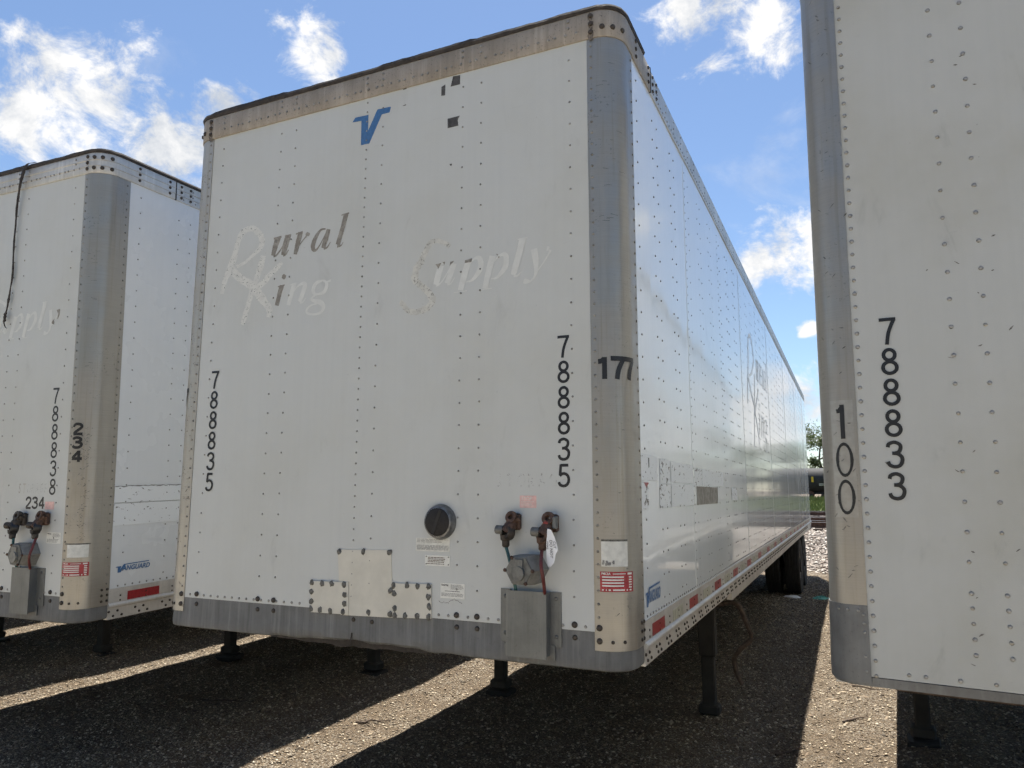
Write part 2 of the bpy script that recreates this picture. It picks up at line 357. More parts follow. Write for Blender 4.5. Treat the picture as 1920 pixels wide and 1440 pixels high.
# lettering and patch outlines in metres on the front face (x, z, stroke width)
RK = [[(-1.012,2.923,0.0286),(-0.993,3.0,0.0372),(-0.952,3.088,0.0458),(-0.928,3.154,0.0372),(-0.903,3.24,0.0373),(-0.868,3.269,0.0371),(-0.818,3.277,0.0339),(-0.766,3.244,0.0365),(-0.736,3.196,0.0389),(-0.748,3.154,0.0333),(-0.795,3.121,0.0223),(-0.854,3.085,0.0197),(-0.916,3.069,0.0199)],[(-0.946,3.048,0.0513),(-0.872,2.99,0.0449),(-0.795,2.947,0.0497),(-0.742,2.893,0.0492),(-0.703,2.85,0.046),(-0.658,2.794,0.0374),(-0.667,2.757,0.024)],[(-0.72,3.106,0.0386),(-0.74,3.041,0.0413),(-0.766,2.972,0.0414),(-0.792,2.903,0.0413),(-0.812,2.843,0.0331),(-0.836,2.76,0.0358),(-0.847,2.732,0.022)],[(-0.774,2.92,0.0385),(-0.722,2.948,0.0437),(-0.671,2.989,0.0326),(-0.631,3.017,0.0324),(-0.586,3.05,0.0242)]]
URAL = [[(-0.624,3.194,0.041),(-0.637,3.157,0.0383),(-0.654,3.097,0.0273)],[(-0.65,3.094,0.0163),(-0.63,3.096,0.012),(-0.602,3.123,0.0098),(-0.569,3.166,0.0076)],[(-0.553,3.198,0.0405),(-0.568,3.147,0.0405),(-0.582,3.09,0.0296)],[(-0.582,3.087,0.0118),(-0.565,3.092,0.0108),(-0.546,3.115,0.0064)],[(-0.654,3.193,0.011),(-0.6,3.196,0.0131)],[(-0.577,3.196,0.0087),(-0.533,3.197,0.0097)],[(-0.469,3.202,0.032),(-0.486,3.14,0.0319),(-0.5,3.083,0.0244)],[(-0.501,3.196,0.0075),(-0.455,3.202,0.0096)],[(-0.479,3.125,0.0074),(-0.447,3.158,0.0074),(-0.428,3.174,0.0105)],[(-0.422,3.173,0.0179),(-0.42,3.182,0.0306),(-0.415,3.192,0.0211)],[(-0.302,3.195,0.0072),(-0.335,3.193,0.013),(-0.367,3.156,0.0261),(-0.382,3.116,0.0287),(-0.376,3.092,0.0219),(-0.358,3.089,0.013),(-0.332,3.118,0.0062),(-0.301,3.169,0.0062)],[(-0.282,3.19,0.0258),(-0.299,3.136,0.0309),(-0.314,3.092,0.0268)],[(-0.31,3.087,0.0123),(-0.288,3.092,0.0092),(-0.268,3.118,0.0051)],[(-0.173,3.256,0.0305),(-0.192,3.185,0.028),(-0.22,3.097,0.0279)],[(-0.203,3.254,0.0072),(-0.154,3.258,0.0091)],[(-0.223,3.091,0.0213),(-0.198,3.09,0.0081),(-0.185,3.106,0.004)]]
I1 = [[(-0.577,2.958,0.0192),(-0.569,2.969,0.0299),(-0.562,2.979,0.0192)],[(-0.58,2.921,0.0319),(-0.595,2.876,0.0293),(-0.609,2.814,0.0292)],[(-0.607,2.917,0.0075),(-0.561,2.922,0.0085)]]
NG = [[(-0.496,2.921,0.0289),(-0.513,2.867,0.0289),(-0.53,2.808,0.0262)],[(-0.522,2.917,0.0063),(-0.482,2.923,0.0073)],[(-0.51,2.862,0.0063),(-0.478,2.9,0.0094),(-0.442,2.916,0.0182),(-0.424,2.905,0.027),(-0.436,2.863,0.0285),(-0.456,2.819,0.027)],[(-0.453,2.812,0.0103),(-0.433,2.814,0.0083),(-0.415,2.835,0.0051)],[(-0.31,2.917,0.0102),(-0.351,2.906,0.0215),(-0.368,2.873,0.0235),(-0.357,2.85,0.0153),(-0.334,2.846,0.0112),(-0.296,2.854,0.0202),(-0.28,2.886,0.0212),(-0.289,2.907,0.0132),(-0.31,2.917,0.0102)],[(-0.282,2.904,0.0101),(-0.255,2.911,0.0126)],[(-0.351,2.845,0.0092),(-0.378,2.826,0.0128),(-0.355,2.812,0.0204),(-0.315,2.799,0.0283),(-0.296,2.774,0.0241),(-0.313,2.747,0.0151),(-0.356,2.74,0.0111),(-0.399,2.751,0.0128),(-0.404,2.772,0.0128),(-0.376,2.791,0.0082),(-0.34,2.795,0.0071)]]
SCRIPT_S = [[(0.446,2.99,0.0271),(0.427,3.008,0.0205),(0.379,3.03,0.0229),(0.34,3.025,0.0277),(0.312,2.985,0.0324),(0.289,2.941,0.0371),(0.26,2.896,0.0371),(0.257,2.849,0.0348),(0.296,2.814,0.0321),(0.336,2.776,0.0364),(0.356,2.735,0.0362),(0.337,2.708,0.0316),(0.29,2.691,0.0319),(0.236,2.692,0.0276),(0.206,2.713,0.0232),(0.191,2.736,0.0278),(0.173,2.751,0.0234)]]
UPPLY = [[(0.4,2.904,0.0339),(0.382,2.843,0.034),(0.373,2.812,0.0272)],[(0.376,2.809,0.0154),(0.392,2.812,0.009),(0.416,2.834,0.0063),(0.452,2.889,0.0054)],[(0.471,2.904,0.0313),(0.453,2.855,0.0313),(0.435,2.811,0.0277)],[(0.437,2.806,0.0107),(0.456,2.808,0.0071),(0.476,2.835,0.0036)],[(0.376,2.91,0.0055),(0.419,2.912,0.0063)],[(0.549,2.906,0.0309),(0.527,2.837,0.0331),(0.508,2.769,0.0285)],[(0.545,2.885,0.0062),(0.579,2.912,0.011),(0.606,2.912,0.0244),(0.615,2.876,0.0296),(0.6,2.841,0.0252),(0.569,2.811,0.0131),(0.537,2.806,0.0053)],[(0.473,2.761,0.0035),(0.542,2.763,0.0044)],[(0.676,2.914,0.0324),(0.658,2.85,0.0323),(0.637,2.762,0.0279)],[(0.68,2.884,0.006),(0.713,2.911,0.0107),(0.74,2.91,0.0239),(0.747,2.871,0.0288),(0.729,2.837,0.0246),(0.698,2.808,0.0128),(0.668,2.805,0.0051)],[(0.619,2.758,0.0034),(0.672,2.76,0.0043)],[(0.828,2.975,0.0336),(0.811,2.908,0.0315),(0.79,2.841,0.0315),(0.781,2.81,0.0243)],[(0.784,2.804,0.0126),(0.801,2.803,0.0083),(0.82,2.817,0.0042)],[(0.803,2.974,0.0051),(0.852,2.977,0.0059)],[(0.884,2.918,0.031),(0.892,2.868,0.0288),(0.894,2.82,0.0205),(0.886,2.789,0.0107),(0.864,2.767,0.009)],[(0.864,2.769,0.0107),(0.845,2.772,0.024),(0.833,2.775,0.0207)],[(0.892,2.804,0.0049),(0.926,2.844,0.0057),(0.955,2.884,0.0081),(0.964,2.903,0.0139)],[(0.957,2.908,0.018),(0.947,2.912,0.0221)]]
FRAGS = [[(0.369,2.913),(0.402,2.916),(0.393,2.901),(0.384,2.888),(0.379,2.903)],[(0.409,2.918),(0.421,2.92),(0.419,2.905)],[(0.452,2.915),(0.471,2.917),(0.448,2.896)],[(0.531,2.912),(0.568,2.916),(0.565,2.899),(0.53,2.899)],[(0.693,2.921),(0.702,2.919),(0.701,2.911)],[(0.702,2.904),(0.711,2.909),(0.709,2.899)]]
VLOGO = [(-0.152,3.758),(-0.135,3.78),(-0.052,3.777),(-0.051,3.688),(0.004,3.794),(0.087,3.791),(0.08,3.761),(0.032,3.761),(-0.041,3.616),(-0.093,3.618),(-0.095,3.755)]
SQUARES = [[(0.452,3.867),(0.491,3.864),(0.491,3.816),(0.438,3.816)],[(0.386,3.826),(0.408,3.835),(0.407,3.777),(0.386,3.78)],[(0.424,3.649),(0.492,3.65),(0.481,3.633),(0.484,3.6),(0.425,3.599)],[(0.439,3.41),(0.452,3.41),(0.45,3.4),(0.442,3.402)],[(0.156,3.87),(0.182,3.874),(0.178,3.867),(0.161,3.866)],[(0.157,3.779),(0.18,3.783),(0.177,3.777)]]
PATCHES = [[(-0.148,1.555),(0.159,1.563),(0.18,1.26),(-0.115,1.252)],[(-0.304,1.4),(-0.075,1.406),(-0.069,1.257),(-0.29,1.254)],[(0.169,1.414),(0.38,1.42),(0.384,1.27),(0.18,1.262)]]
BLOBS = [[(-0.138,1.546),(0.003,1.55),(0.15,1.553),(0.043,1.274)],[(-0.291,1.393),(-0.229,1.393),(-0.172,1.394),(-0.099,1.393),(-0.292,1.35),(-0.094,1.346),(-0.29,1.304),(-0.092,1.307),(-0.291,1.269),(-0.236,1.268),(-0.175,1.267),(-0.1,1.267)],[(0.181,1.403),(0.254,1.407),(0.31,1.407),(0.367,1.408),(0.164,1.38),(0.185,1.367),(0.368,1.364),(0.371,1.322),(0.19,1.301),(0.165,1.276),(0.191,1.27),(0.246,1.274),(0.311,1.276),(0.37,1.278)]]

# ------------------------------------------------------------------ ground
def gh(x, y):
    n = mnoise.noise(Vector((x*.55, y*.3, 3.1)))*.04+mnoise.noise(Vector((x*1.9, y*1.1, 7.7)))*.024+mnoise.noise(Vector((x*4.3, y*3.6, 1.7)))*.013
    wob = x+.10*mnoise.noise(Vector((y*.4, 9, 2)))
    for x0, a, w in ((-2.02, -.035, .13), (-1.76, .040, .10), (-1.35, -.022, .15), (-4.85, -.03, .14), (-4.58, .04, .11), (-4.2, -.02, .16), (1.55, -.03, .14), (1.84, .028, .11), (2.3, -.025, .16), (-3.2, -.02, .2), (.3, -.02, .2)): n += a*math.exp(-((wob-x0)/w)**2)
    return n*(1.0 if abs(x) < 14 and -10 < y < 30 else .4)-.012
def axis(fine0, fine1, step, ends):
    a = list(np.arange(fine0, fine1+1e-6, step)); s = step; v = fine1
    while v < ends[1]: s *= 1.35; v += s; a.append(v)
    s = step; v = fine0
    while v > ends[0]: s *= 1.35; v -= s; a.insert(0, v)
    return a
gx = axis(-9.5, 5, .11, (-700, 700)); gy = axis(-1.5, 15.5, .11, (-700, 900))
gv = [(x, y, gh(x, y)) for y in gy for x in gx]; nx = len(gx)
gf = [(j*nx+i, j*nx+i+1, (j+1)*nx+i+1, (j+1)*nx+i) for j in range(len(gy)-1) for i in range(nx-1)]
def ground_mat():
    m, t, b = material('packed_gravel_and_dirt')
    big = t.noise(t.oc, .55, 5, .6); mid = t.noise(t.oc, 4.5, 6, .65); fine = t.noise(t.oc, 60, 5, .7)
    vc = t.voro(t.oc, 55, out='Color'); vd = t.voro(t.oc, 55)
    sep = t.new('ShaderNodeSeparateColor'); t.put(sep.inputs[0], vc)
    stone = t.mix(sep.outputs[0], (.16, .135, .10), (.46, .41, .33))
    dirt = t.mix(t.mapr(fine, .3, .7), (.042, .028, .017), (.19, .138, .083))
    f = t.math('MULTIPLY', t.mapr(vd, .55, .25), t.mapr(t.math('ADD', t.math('MULTIPLY', mid, .6), t.math('MULTIPLY', big, .5)), .42, .66))
    c = t.mix(f, dirt, stone); t.put(b.inputs['Base Color'], c); b.inputs['Roughness'].default_value = .92
    hgt = t.math('ADD', t.math('MULTIPLY', t.math('SUBTRACT', 1.0, vd), .6), t.math('MULTIPLY', fine, .7))
    t.put(b.inputs['Normal'], t.bump(hgt, 1.0, .03)); return m
M['ground'] = ground_mat()
me = bpy.data.meshes.new('ground'); me.from_pydata(gv, [], gf); me.polygons.foreach_set('use_smooth', [True]*len(gf)); me.materials.append(M['ground'])
tag(link('ground', me), kind='structure')
GXA = np.array(gx); GYA = np.array(gy); GZ = np.array([v[2] for v in gv]).reshape(len(gy), nx)
def ghv(x, y):
    i = np.clip(np.searchsorted(GXA, x)-1, 0, nx-2); j = np.clip(np.searchsorted(GYA, y)-1, 0, len(gy)-2)
    fx = (x-GXA[i])/(GXA[i+1]-GXA[i]); fy = (y-GYA[j])/(GYA[j+1]-GYA[j])
    return GZ[j, i]*(1-fx)*(1-fy)+GZ[j, i+1]*fx*(1-fy)+GZ[j+1, i]*(1-fx)*fy+GZ[j+1, i+1]*fx*fy
def stone_field(name, px, py, pz, size, mat, flat=(.35, .8)):
    N = len(px)
    base = np.array([(1,0,0),(0,1,0),(-1,0,0),(0,-1,0),(0,0,1),(0,0,-.6)], float)
    tri = np.array([(0,1,4),(1,2,4),(2,3,4),(3,0,4),(1,0,5),(2,1,5),(3,2,5),(0,3,5)])
    V = np.repeat(base[None], N, 0)*rng.uniform(.6, 1.25, (N, 6, 1))
    V[:, :, 0] *= rng.uniform(.6, 1.3, (N, 1)); V[:, :, 2] *= rng.uniform(*flat, (N, 1)); V += rng.normal(0, .12, V.shape)
    tx = rng.normal(0, .3, N)
    a = rng.uniform(0, 2*np.pi, N); ca, sa = np.cos(a)[:, None], np.sin(a)[:, None]
    X = V[:, :, 0]*ca-V[:, :, 1]*sa; Y = V[:, :, 0]*sa+V[:, :, 1]*ca; Z = V[:, :, 2]+X*tx[:, None]*.6
    P = np.stack([X, Y, Z], 2)*size[:, None, None]+np.stack([px, py, pz], 1)[:, None]
    F = (tri[None]+(np.arange(N)*6)[:, None, None]).reshape(-1)
    me = bpy.data.meshes.new(name); nt = N*8
    me.vertices.add(N*6); me.vertices.foreach_set('co', P.reshape(-1).astype(np.float32))
    me.loops.add(nt*3); me.loops.foreach_set('vertex_index', F.astype(np.int32))
    me.polygons.add(nt); me.polygons.foreach_set('loop_start', np.arange(0, nt*3, 3, dtype=np.int32)); me.polygons.foreach_set('loop_total', np.full(nt, 3, np.int32))
    me.update(); me.validate(); me.materials.append(mat); return link(name, me)
def island_mat(name, ramp, rough=.85):
    m, t, b = material(name); g = t.new('ShaderNodeNewGeometry').outputs['Random Per Island']
    cr = t.new('ShaderNodeValToRGB'); t.put(cr.inputs[0], g); e = cr.color_ramp.elements
    e[0].position = ramp[0][0]; e[0].color = (*ramp[0][1], 1); e[1].position = ramp[-1][0]; e[1].color = (*ramp[-1][1], 1)
    for p, c in ramp[1:-1]: x = e.new(p); x.color = (*c, 1)
    n = t.noise(t.oc, 90, 3, .6); t.put(b.inputs['Base Color'], t.mix(t.mapr(n, .3, .7, 0, .5), cr.outputs[0], (.16, .14, .11))); b.inputs['Roughness'].default_value = rough; return m
M['gravel'] = island_mat('gravel_chips', [(0, (.05, .033, .02)), (.25, (.17, .122, .075)), (.55, (.37, .285, .185)), (.82, (.60, .495, .35)), (1, (.80, .69, .53))], .78)
M['ballast'] = island_mat('ballast_stone', [(0, (.16, .12, .095)), (.35, (.30, .25, .21)), (.7, (.44, .39, .34)), (1, (.66, .62, .56))])
N = 240000
u = rng.uniform(0, 1, N); py_ = .4+14.4*u**1.35; px_ = rng.uniform(-9.2, 4.2, N)
keep = (px_ > -4.8-py_*1.2) & (px_ < 4.2)
px_, py_ = px_[keep], py_[keep]
sz = (.0038+.0105*rng.uniform(0, 1, len(px_))**3.2)*(1+py_*.05)
stuff(tag(stone_field('loose_gravel', px_, py_, ghv(px_, py_)+sz*.2, sz, M['gravel'], (.25, .8)), 'loose tan gravel chips strewn over the lot', 'gravel'))
N = 9000; cx_ = rng.uniform(-9, 4, N); cy_ = .4+11*rng.uniform(0, 1, N)**1.2; cs_ = .010+.020*rng.uniform(0, 1, N)**2.5
M['clod'] = island_mat('dirt_clods', [(0, (.035, .025, .017)), (.6, (.10, .075, .05)), (1, (.24, .19, .13))], .9)
stuff(tag(stone_field('dirt_clods', cx_, cy_, ghv(cx_, cy_)-cs_*.1, cs_, M['clod'], (.35, .7)), 'brown clods and chips of dirt lying among the gravel', 'dirt'))
N = 7000; wx_ = rng.uniform(-8, 3.4, N); wy_ = .5+9.5*rng.uniform(0, 1, N)**1.2; wz_ = ghv(wx_, wy_)+.006; wl_ = rng.uniform(.010, .036, N)*(1+.6*(rng.uniform(0, 1, N) > .93)); wa_ = rng.uniform(0, 6.283, N); ww_ = wl_*rng.uniform(.10, .38, N)
ux_, uy_ = np.cos(wa_), np.sin(wa_); tl_ = rng.normal(0, .25, N)*wl_
P = np.zeros((N, 4, 3)); P[:, 0] = np.stack([wx_-ux_*wl_, wy_-uy_*wl_, wz_-tl_*.5], 1); P[:, 1] = np.stack([wx_-uy_*ww_, wy_+ux_*ww_, wz_+.004], 1); P[:, 2] = np.stack([wx_+ux_*wl_, wy_+uy_*wl_, wz_+np.abs(tl_)], 1); P[:, 3] = np.stack([wx_+uy_*ww_, wy_-ux_*ww_, wz_-.002], 1)
M['chip'] = island_mat('dry_bark_chips', [(0, (.05, .033, .02)), (.45, (.15, .10, .06)), (.8, (.30, .22, .14)), (1, (.50, .40, .28))], .85)
me = bpy.data.meshes.new('bark_chips'); me.from_pydata(P.reshape(-1, 3).tolist(), [], np.arange(N*4).reshape(-1, 4).tolist()); me.materials.append(M['chip'])
stuff(tag(link('bark_chips', me), 'dry bark slivers and dead leaves scattered over the ground', 'debris'))
# unseen pale crushed-stone drive, added to bounce warm sunlight up at the trailer noses
def bounce_drive_mat():
    m, t, b = material('limestone_bounce_drive'); n = t.noise(t.oc, 1.3, 6, .65); vc = t.voro(t.oc, 38, out='Color'); vd = t.voro(t.oc, 38)
    sep = t.new('ShaderNodeSeparateColor'); t.put(sep.inputs[0], vc)
    c = t.mix(sep.outputs[0], (.26, .225, .17), (.56, .50, .41)); c = t.mix(t.mapr(n, .4, .7, 0, .5), c, (.30, .255, .19))
    t.put(b.inputs['Base Color'], c); b.inputs['Roughness'].default_value = .9; t.put(b.inputs['Normal'], t.bump(t.math('SUBTRACT', 1.0, vd), .6, .02)); return m
M['drive'] = bounce_drive_mat(); vs_ = []; xs_ = np.linspace(-60, 60, 121)
for x in xs_:
    e = -1.25+.25*mnoise.noise(Vector((x*.6, 2, 0)))
    for y in (e, e-.5, -4, -8, -12.5+.5*mnoise.noise(Vector((x*.3, 4, 0)))): vs_.append((x, y, .05 if -12 < y < e-.1 else -.02))
tag(MB().add(vs_, [(i*5+k, (i+1)*5+k, (i+1)*5+k+1, i*5+k+1) for i in range(120) for k in range(4)]).build('added_bounce_drive', 'drive', None, True), kind='structure')
# ------------------------------------------------------------------ railway behind the trailers
mb = MB(); prof = [(15.0, -.06), (16.2, .05), (17.6, .2), (19.2, .42), (20.6, .53), (21.6, .55), (40, .55), (41, .45), (44, .15)]
xs_ = np.linspace(-60, 90, 61); vs_ = []; 
for x in xs_:
    for y, z in prof: vs_.append((x, y+.12*mnoise.noise(Vector((x*.7, y, 0))), z+.03*mnoise.noise(Vector((x*1.3, y*1.7, 4)))))
m_ = len(prof); mb.add(vs_, [(i*m_+k, (i+1)*m_+k, (i+1)*m_+k+1, i*m_+k+1) for i in range(len(xs_)-1) for k in range(m_-1)])
def ballast_ground():
    m, t, b = material('track_bed_stone'); vc = t.voro(t.oc, 15, out='Color'); vd = t.voro(t.oc, 15)
    sep = t.new('ShaderNodeSeparateColor'); t.put(sep.inputs[0], vc)
    c = t.mix(sep.outputs[0], (.15, .12, .10), (.42, .37, .32)); c = t.mix(t.mapr(vd, .3, .7), c, (.07, .055, .045))
    t.put(b.inputs['Base Color'], c); b.inputs['Roughness'].default_value = .9; t.put(b.inputs['Normal'], t.bump(t.math('SUBTRACT', 1.0, vd), 1.0, .05)); return m
M['bed'] = ballast_ground()
o = mb.build('track_bed', 'bed', None, True); tag(o, kind='structure')
PY = np.array([p[0] for p in prof]); PZ = np.array([p[1] for p in prof])
N = 16000; bx_ = rng.uniform(-3, 10, N); by_ = rng.uniform(15.2, 27, N); bs_ = rng.uniform(.025, .062, N)
stuff(tag(stone_field('ballast_stones', bx_, by_, np.interp(by_, PY, PZ)+bs_*.15, bs_, M['ballast'], (.6, 1.0)), 'pale crushed stone heaped on the railway bed', 'ballast'))
M['rail_side'] = simple('rusty_rail', (.10, .055, .038), .8, .2, .4, 12)
M['rail_head'] = simple('polished_rail_head', (.60, .58, .56), .28, .9, .1)
M['tie'] = simple('creosote_tie', (.06, .045, .035), .9, 0, .5, 9, .4)
def railtrack(y0, name, label):
    root = link(name, None); root.location = (0, y0, .55); tag(root, label, 'railway track', 'railway tracks behind the trailers')
    tie = MB().bevbox(-.12, .12, -.6, 2.03, -.06, .075, .012).mesh('tie', 'tie')
    for k in range(44): t = link('tie', tie, root); t.location = (-8.2+k*.55, 0, 0)
    w = [(-.07, .08), (.07, .08), (.07, .095), (.012, .11), (.012, .205), (.036, .212), (.036, .25), (-.036, .25), (-.036, .212), (-.012, .205), (-.012, .11), (-.07, .095)]
    for yy in (0, 1.435):
        b = MB(); n = len(w); b.add([(-60, yy+p, z) for p, z in w]+[(90, yy+p, z) for p, z in w], [tuple(range(n)), tuple(range(2*n-1, n-1, -1))]+[(i, n+i, n+(i+1) % n, (i+1) % n) for i in range(n)])
        rl = b.build('rail', 'rail_side', root)
        MB().box(-60, 90, yy-.033, yy+.033, .2505, .256).build('rail_head', 'rail_head', rl)
railtrack(22.75, 'railway_track', 'nearest rusty railway track on pale ballast behind the trailers')
railtrack(27.0, 'railway_track', 'second railway track on the ballast, beyond the nearest rails')
railtrack(34.6, 'railway_track', 'third railway track, at the edge of the green grass')
# grass verge
def grass_mat():
    m, t, b = material('grass_blades'); n = t.noise(t.oc, .8, 5, .6); n2 = t.noise(t.oc, 14, 4)
    c = t.mix(t.mapr(n, .35, .65), (.085, .13, .025), (.15, .17, .045)); c = t.mix(t.mapr(n2, .4, .7, 0, .6), c, (.19, .18, .07))
    t.put(b.inputs['Base Color'], c); b.inputs['Roughness'].default_value = .8; return m
M['grass'] = grass_mat()
mb = MB(); mb.add([(-200, 42.5, .17), (260, 42.5, .17), (260, 92, .62), (-200, 92, .62)], [(0, 1, 2, 3)])
tag(mb.build('grass_verge', 'grass'), kind='structure')
N = 26000; tx_ = rng.uniform(-14, 34, N); ty_ = rng.uniform(42.6, 91, N); th_ = rng.uniform(.08, .38, N)*(1+.8*(ty_ > 80)); tz_ = .17+(ty_-42.5)/49.5*.45
an = rng.uniform(0, np.pi, N); w_ = .03+th_*.25
P = np.zeros((N, 3, 3)); P[:, 0] = np.stack([tx_-np.cos(an)*w_, ty_-np.sin(an)*w_, tz_-.02], 1); P[:, 1] = np.stack([tx_+np.cos(an)*w_, ty_+np.sin(an)*w_, tz_-.02], 1)
P[:, 2] = np.stack([tx_+rng.normal(0, .06, N), ty_+rng.normal(0, .06, N), tz_+th_], 1)
me = bpy.data.meshes.new('tall_grass'); me.from_pydata(P.reshape(-1, 3).tolist(), [], np.arange(N*3).reshape(-1, 3).tolist()); me.materials.append(M['grass'])
stuff(tag(link('tall_grass', me), 'sunlit green grass growing between the rails and the tank cars', 'grass'))
# tank cars
M['tank_black'] = simple('tank_car_black', (.018, .019, .021), .75, 0, .3, 3)
M['yellow'] = simple('yellow_stencil', (.62, .42, .03), .5)
def tank_car(x0, label):
    root = link('tank_car', None); root.location = (x0, 96, .55); tag(root, label, 'rail car', 'black tank cars behind the grass')
    pr = [(.35, -7.6), (.95, -7.45), (1.35, -7.1), (1.5, -6.6), (1.5, 6.6), (1.35, 7.1), (.95, 7.45), (.35, 7.6)]
    t = MB().ring((0, 0, 2.45), (1, 0, 0), pr, 28).build('tank', 'tank_black', root, True)
    MB().ring((0, 0, 3.85), (0, 0, 1), [(.62, 0), (.62, .42), (.5, .52)], 18).build('dome', 'tank_black', t, True)
    MB().box(-7.9, 7.9, -.35, .35, .72, 1.0).build('frame', 'tank_black', root)
    b = MB(); 
    for s in (-1, 1):
        b.tube([(-1.6, s*.75, 4.0), (1.6, s*.75, 4.0)], .035, 6)
        for k in (-1.6, 0, 1.6): b.tube([(k, s*.75, 3.6), (k, s*.75, 4.0)], .03, 6)
    b.build('railing', 'tank_black', root)
    lt = MB()
    for k in range(9): lt.tube([(-.35, -1.55, .7+k*.33), (.35, -1.55, .7+k*.33)], .03, 5)
    lt.tube([(-.35, -1.55, .6), (-.35, -1.1, 3.9)], .035, 5).tube([(.35, -1.55, .6), (.35, -1.1, 3.9)], .035, 5).build('ladder', 'tank_black', root)
    for sx in (-5.6, 5.6):
        MB().box(sx-1.2, sx+1.2, -1.0, -.85, .42, .75).box(sx-1.2, sx+1.2, .85, 1.0, .42, .75).build('bogie', 'tank_black', root)
        for k in (-.9, .9):
            MB().ring((sx+k, -.8, .72), (0, 1, 0), [(.42, 0), (.46, .03), (.46, .12), (.42, .14)], 18).ring((sx+k, .66, .72), (0, 1, 0), [(.42, 0), (.46, .03), (.46, .12), (.42, .14)], 18).build('wheelset', 'rail_side', root)
    MB().box(-4.45, -4.2, -1.512, -1.49, 2.2, 2.85).build('yellow_mark', 'yellow', root)
    print_lines('stencil', lambda u, v, h: (u, -1.46-h, v), -3.6, -2.4, 1.75, 2.05, 2, 'white', root, 4, .0)
tank_car(2.4, 'black tank car with a yellow mark, seen between the trailers')
tank_car(19.3, 'black tank car coupled to the right of the one in the gap, seen mirrored')
tank_car(-14.5, 'black tank car coupled to the left of the one in the gap')
mb = MB(); w = [(-.07, 0), (.07, 0), (.036, .17), (-.036, .17)]
rt_root = link('railway_track', None); rt_root.location = (0, 96, .58); tag(rt_root, 'far railway track carrying the black tank cars', 'railway track', 'railway tracks behind the trailers')
for yy in (-.72, .72): MB().box(-60, 90, yy-.035, yy+.035, .0, .2).build('rail', 'rail_side', rt_root)
# trees
def leaf_mat():
    m, t, b = material('leaves'); g = t.new('ShaderNodeNewGeometry').outputs['Random Per Island']
    c = t.mix(g, (.028, .052, .012), (.08, .11, .028)); t.put(b.inputs['Base Color'], c); b.inputs['Roughness'].default_value = .55
    tr = t.new('ShaderNodeBsdfTranslucent'); t.put(tr.inputs[0], t.mix(g, (.06, .11, .015), (.14, .19, .04)))
    mx = t.new('ShaderNodeMixShader'); mx.inputs[0].default_value = .35; t.l.new(b.outputs[0], mx.inputs[1]); t.l.new(tr.outputs[0], mx.inputs[2]); t.l.new(mx.outputs[0], t.n['Material Output'].inputs[0]); return m
M['leaf'] = leaf_mat(); M['bark'] = simple('bark', (.09, .07, .05), .9, 0, .4, 6, .5)
def tree_data(seed, h, spread, nleaf):
    rn = random.Random(seed); mb = MB(); tips = []
    trunk = [(0, 0, -.3)]; 
    for k in range(1, 7): trunk.append((rn.uniform(-.15, .15)*k*.3, rn.uniform(-.15, .15)*k*.3, h*.13*k))
    mb.tube(trunk, [.22*(1-.11*k) for k in range(7)], 8)
    for k in range(15):
        b = trunk[rn.randint(2, 6)]; az = rn.uniform(0, 6.28); L = spread*rn.uniform(.5, 1.0); up = rn.uniform(.15, .9)
        mid = (b[0]+math.cos(az)*L*.5, b[1]+math.sin(az)*L*.5, b[2]+L*up*.55); end = (b[0]+math.cos(az)*L, b[1]+math.sin(az)*L, min(b[2]+L*up, h*.97))
        mb.tube([b, mid, end], [.07, .045, .02], 5); tips += [mid, end, tuple((mid[i]+end[i])/2 for i in range(3))]
    tips += [(trunk[-1][0], trunk[-1][1], h*.9), (trunk[-1][0]+.4, trunk[-1][1], h*.82)]
    c = MB(); per = nleaf//len(tips)
    for tpt in tips:
        cr = rn.uniform(.45, 1.15)*spread*.34
        for _ in range(int(per*rn.uniform(.5, 1.5))):
            d = Vector((rn.gauss(0, 1), rn.gauss(0, 1), rn.gauss(0, .75))); p = Vector(tpt)+d*cr*.55
            u_ = Vector((rn.gauss(0, 1), rn.gauss(0, 1), rn.gauss(0, 1))).normalized(); w_ = u_.orthogonal().normalized(); s_ = rn.uniform(.10, .22)
            c.add([p-u_*s_, p+w_*s_*.55, p+u_*s_, p-w_*s_*.55], [(0, 1, 2, 3)])
    tm = mb.mesh('trunk', 'bark', True)
    cm = bpy.data.meshes.new('crown'); cm.from_pydata(c.v, [], c.f); cm.materials.append(M['leaf'])
    return tm, cm
TD = [tree_data(3, 10.2, 3.2, 6500), tree_data(9, 8.2, 3.6, 4200), tree_data(21, 7.2, 3.4, 3600)]
for k, (x, y, v, s, rz, lb) in enumerate([(-1.3, 110, 0, 1.05, .4, 'leafy tree rising above the black tank car in the gap'), (9, 116, 1, 1.0, 1.2, 'broad leafy tree right of the gap, first one mirrored in the glossy side'),
    (15.5, 112, 2, 1.1, 2.2, 'low leafy tree, second one mirrored in the glossy trailer side'), (22, 118, 1, .92, 3.3, 'rounded leafy tree, third one mirrored in the glossy trailer side'),
    (28.5, 114, 2, 1.15, .9, 'bushy tree, fourth one mirrored in the glossy trailer side'), (36, 117, 1, 1.05, 4.1, 'leafy tree, fifth and rightmost mirrored in the glossy side'), (-7.5, 116, 1, .9, 5.0, 'leafy tree hidden behind the rear of the middle trailer')]):
    root = link('leafy_tree', None); root.location = (x, y, .5); root.rotation_euler.z = rz; root.scale = (s, s, s)
    tag(root, lb, 'tree', 'trees beyond the tank cars'); link('trunk', TD[v][0], root); link('crown', TD[v][1], root)
cv_, cf_ = [], []; rt_ = random.Random(77)  # unseen crowns behind the camera, added to darken the post reflections
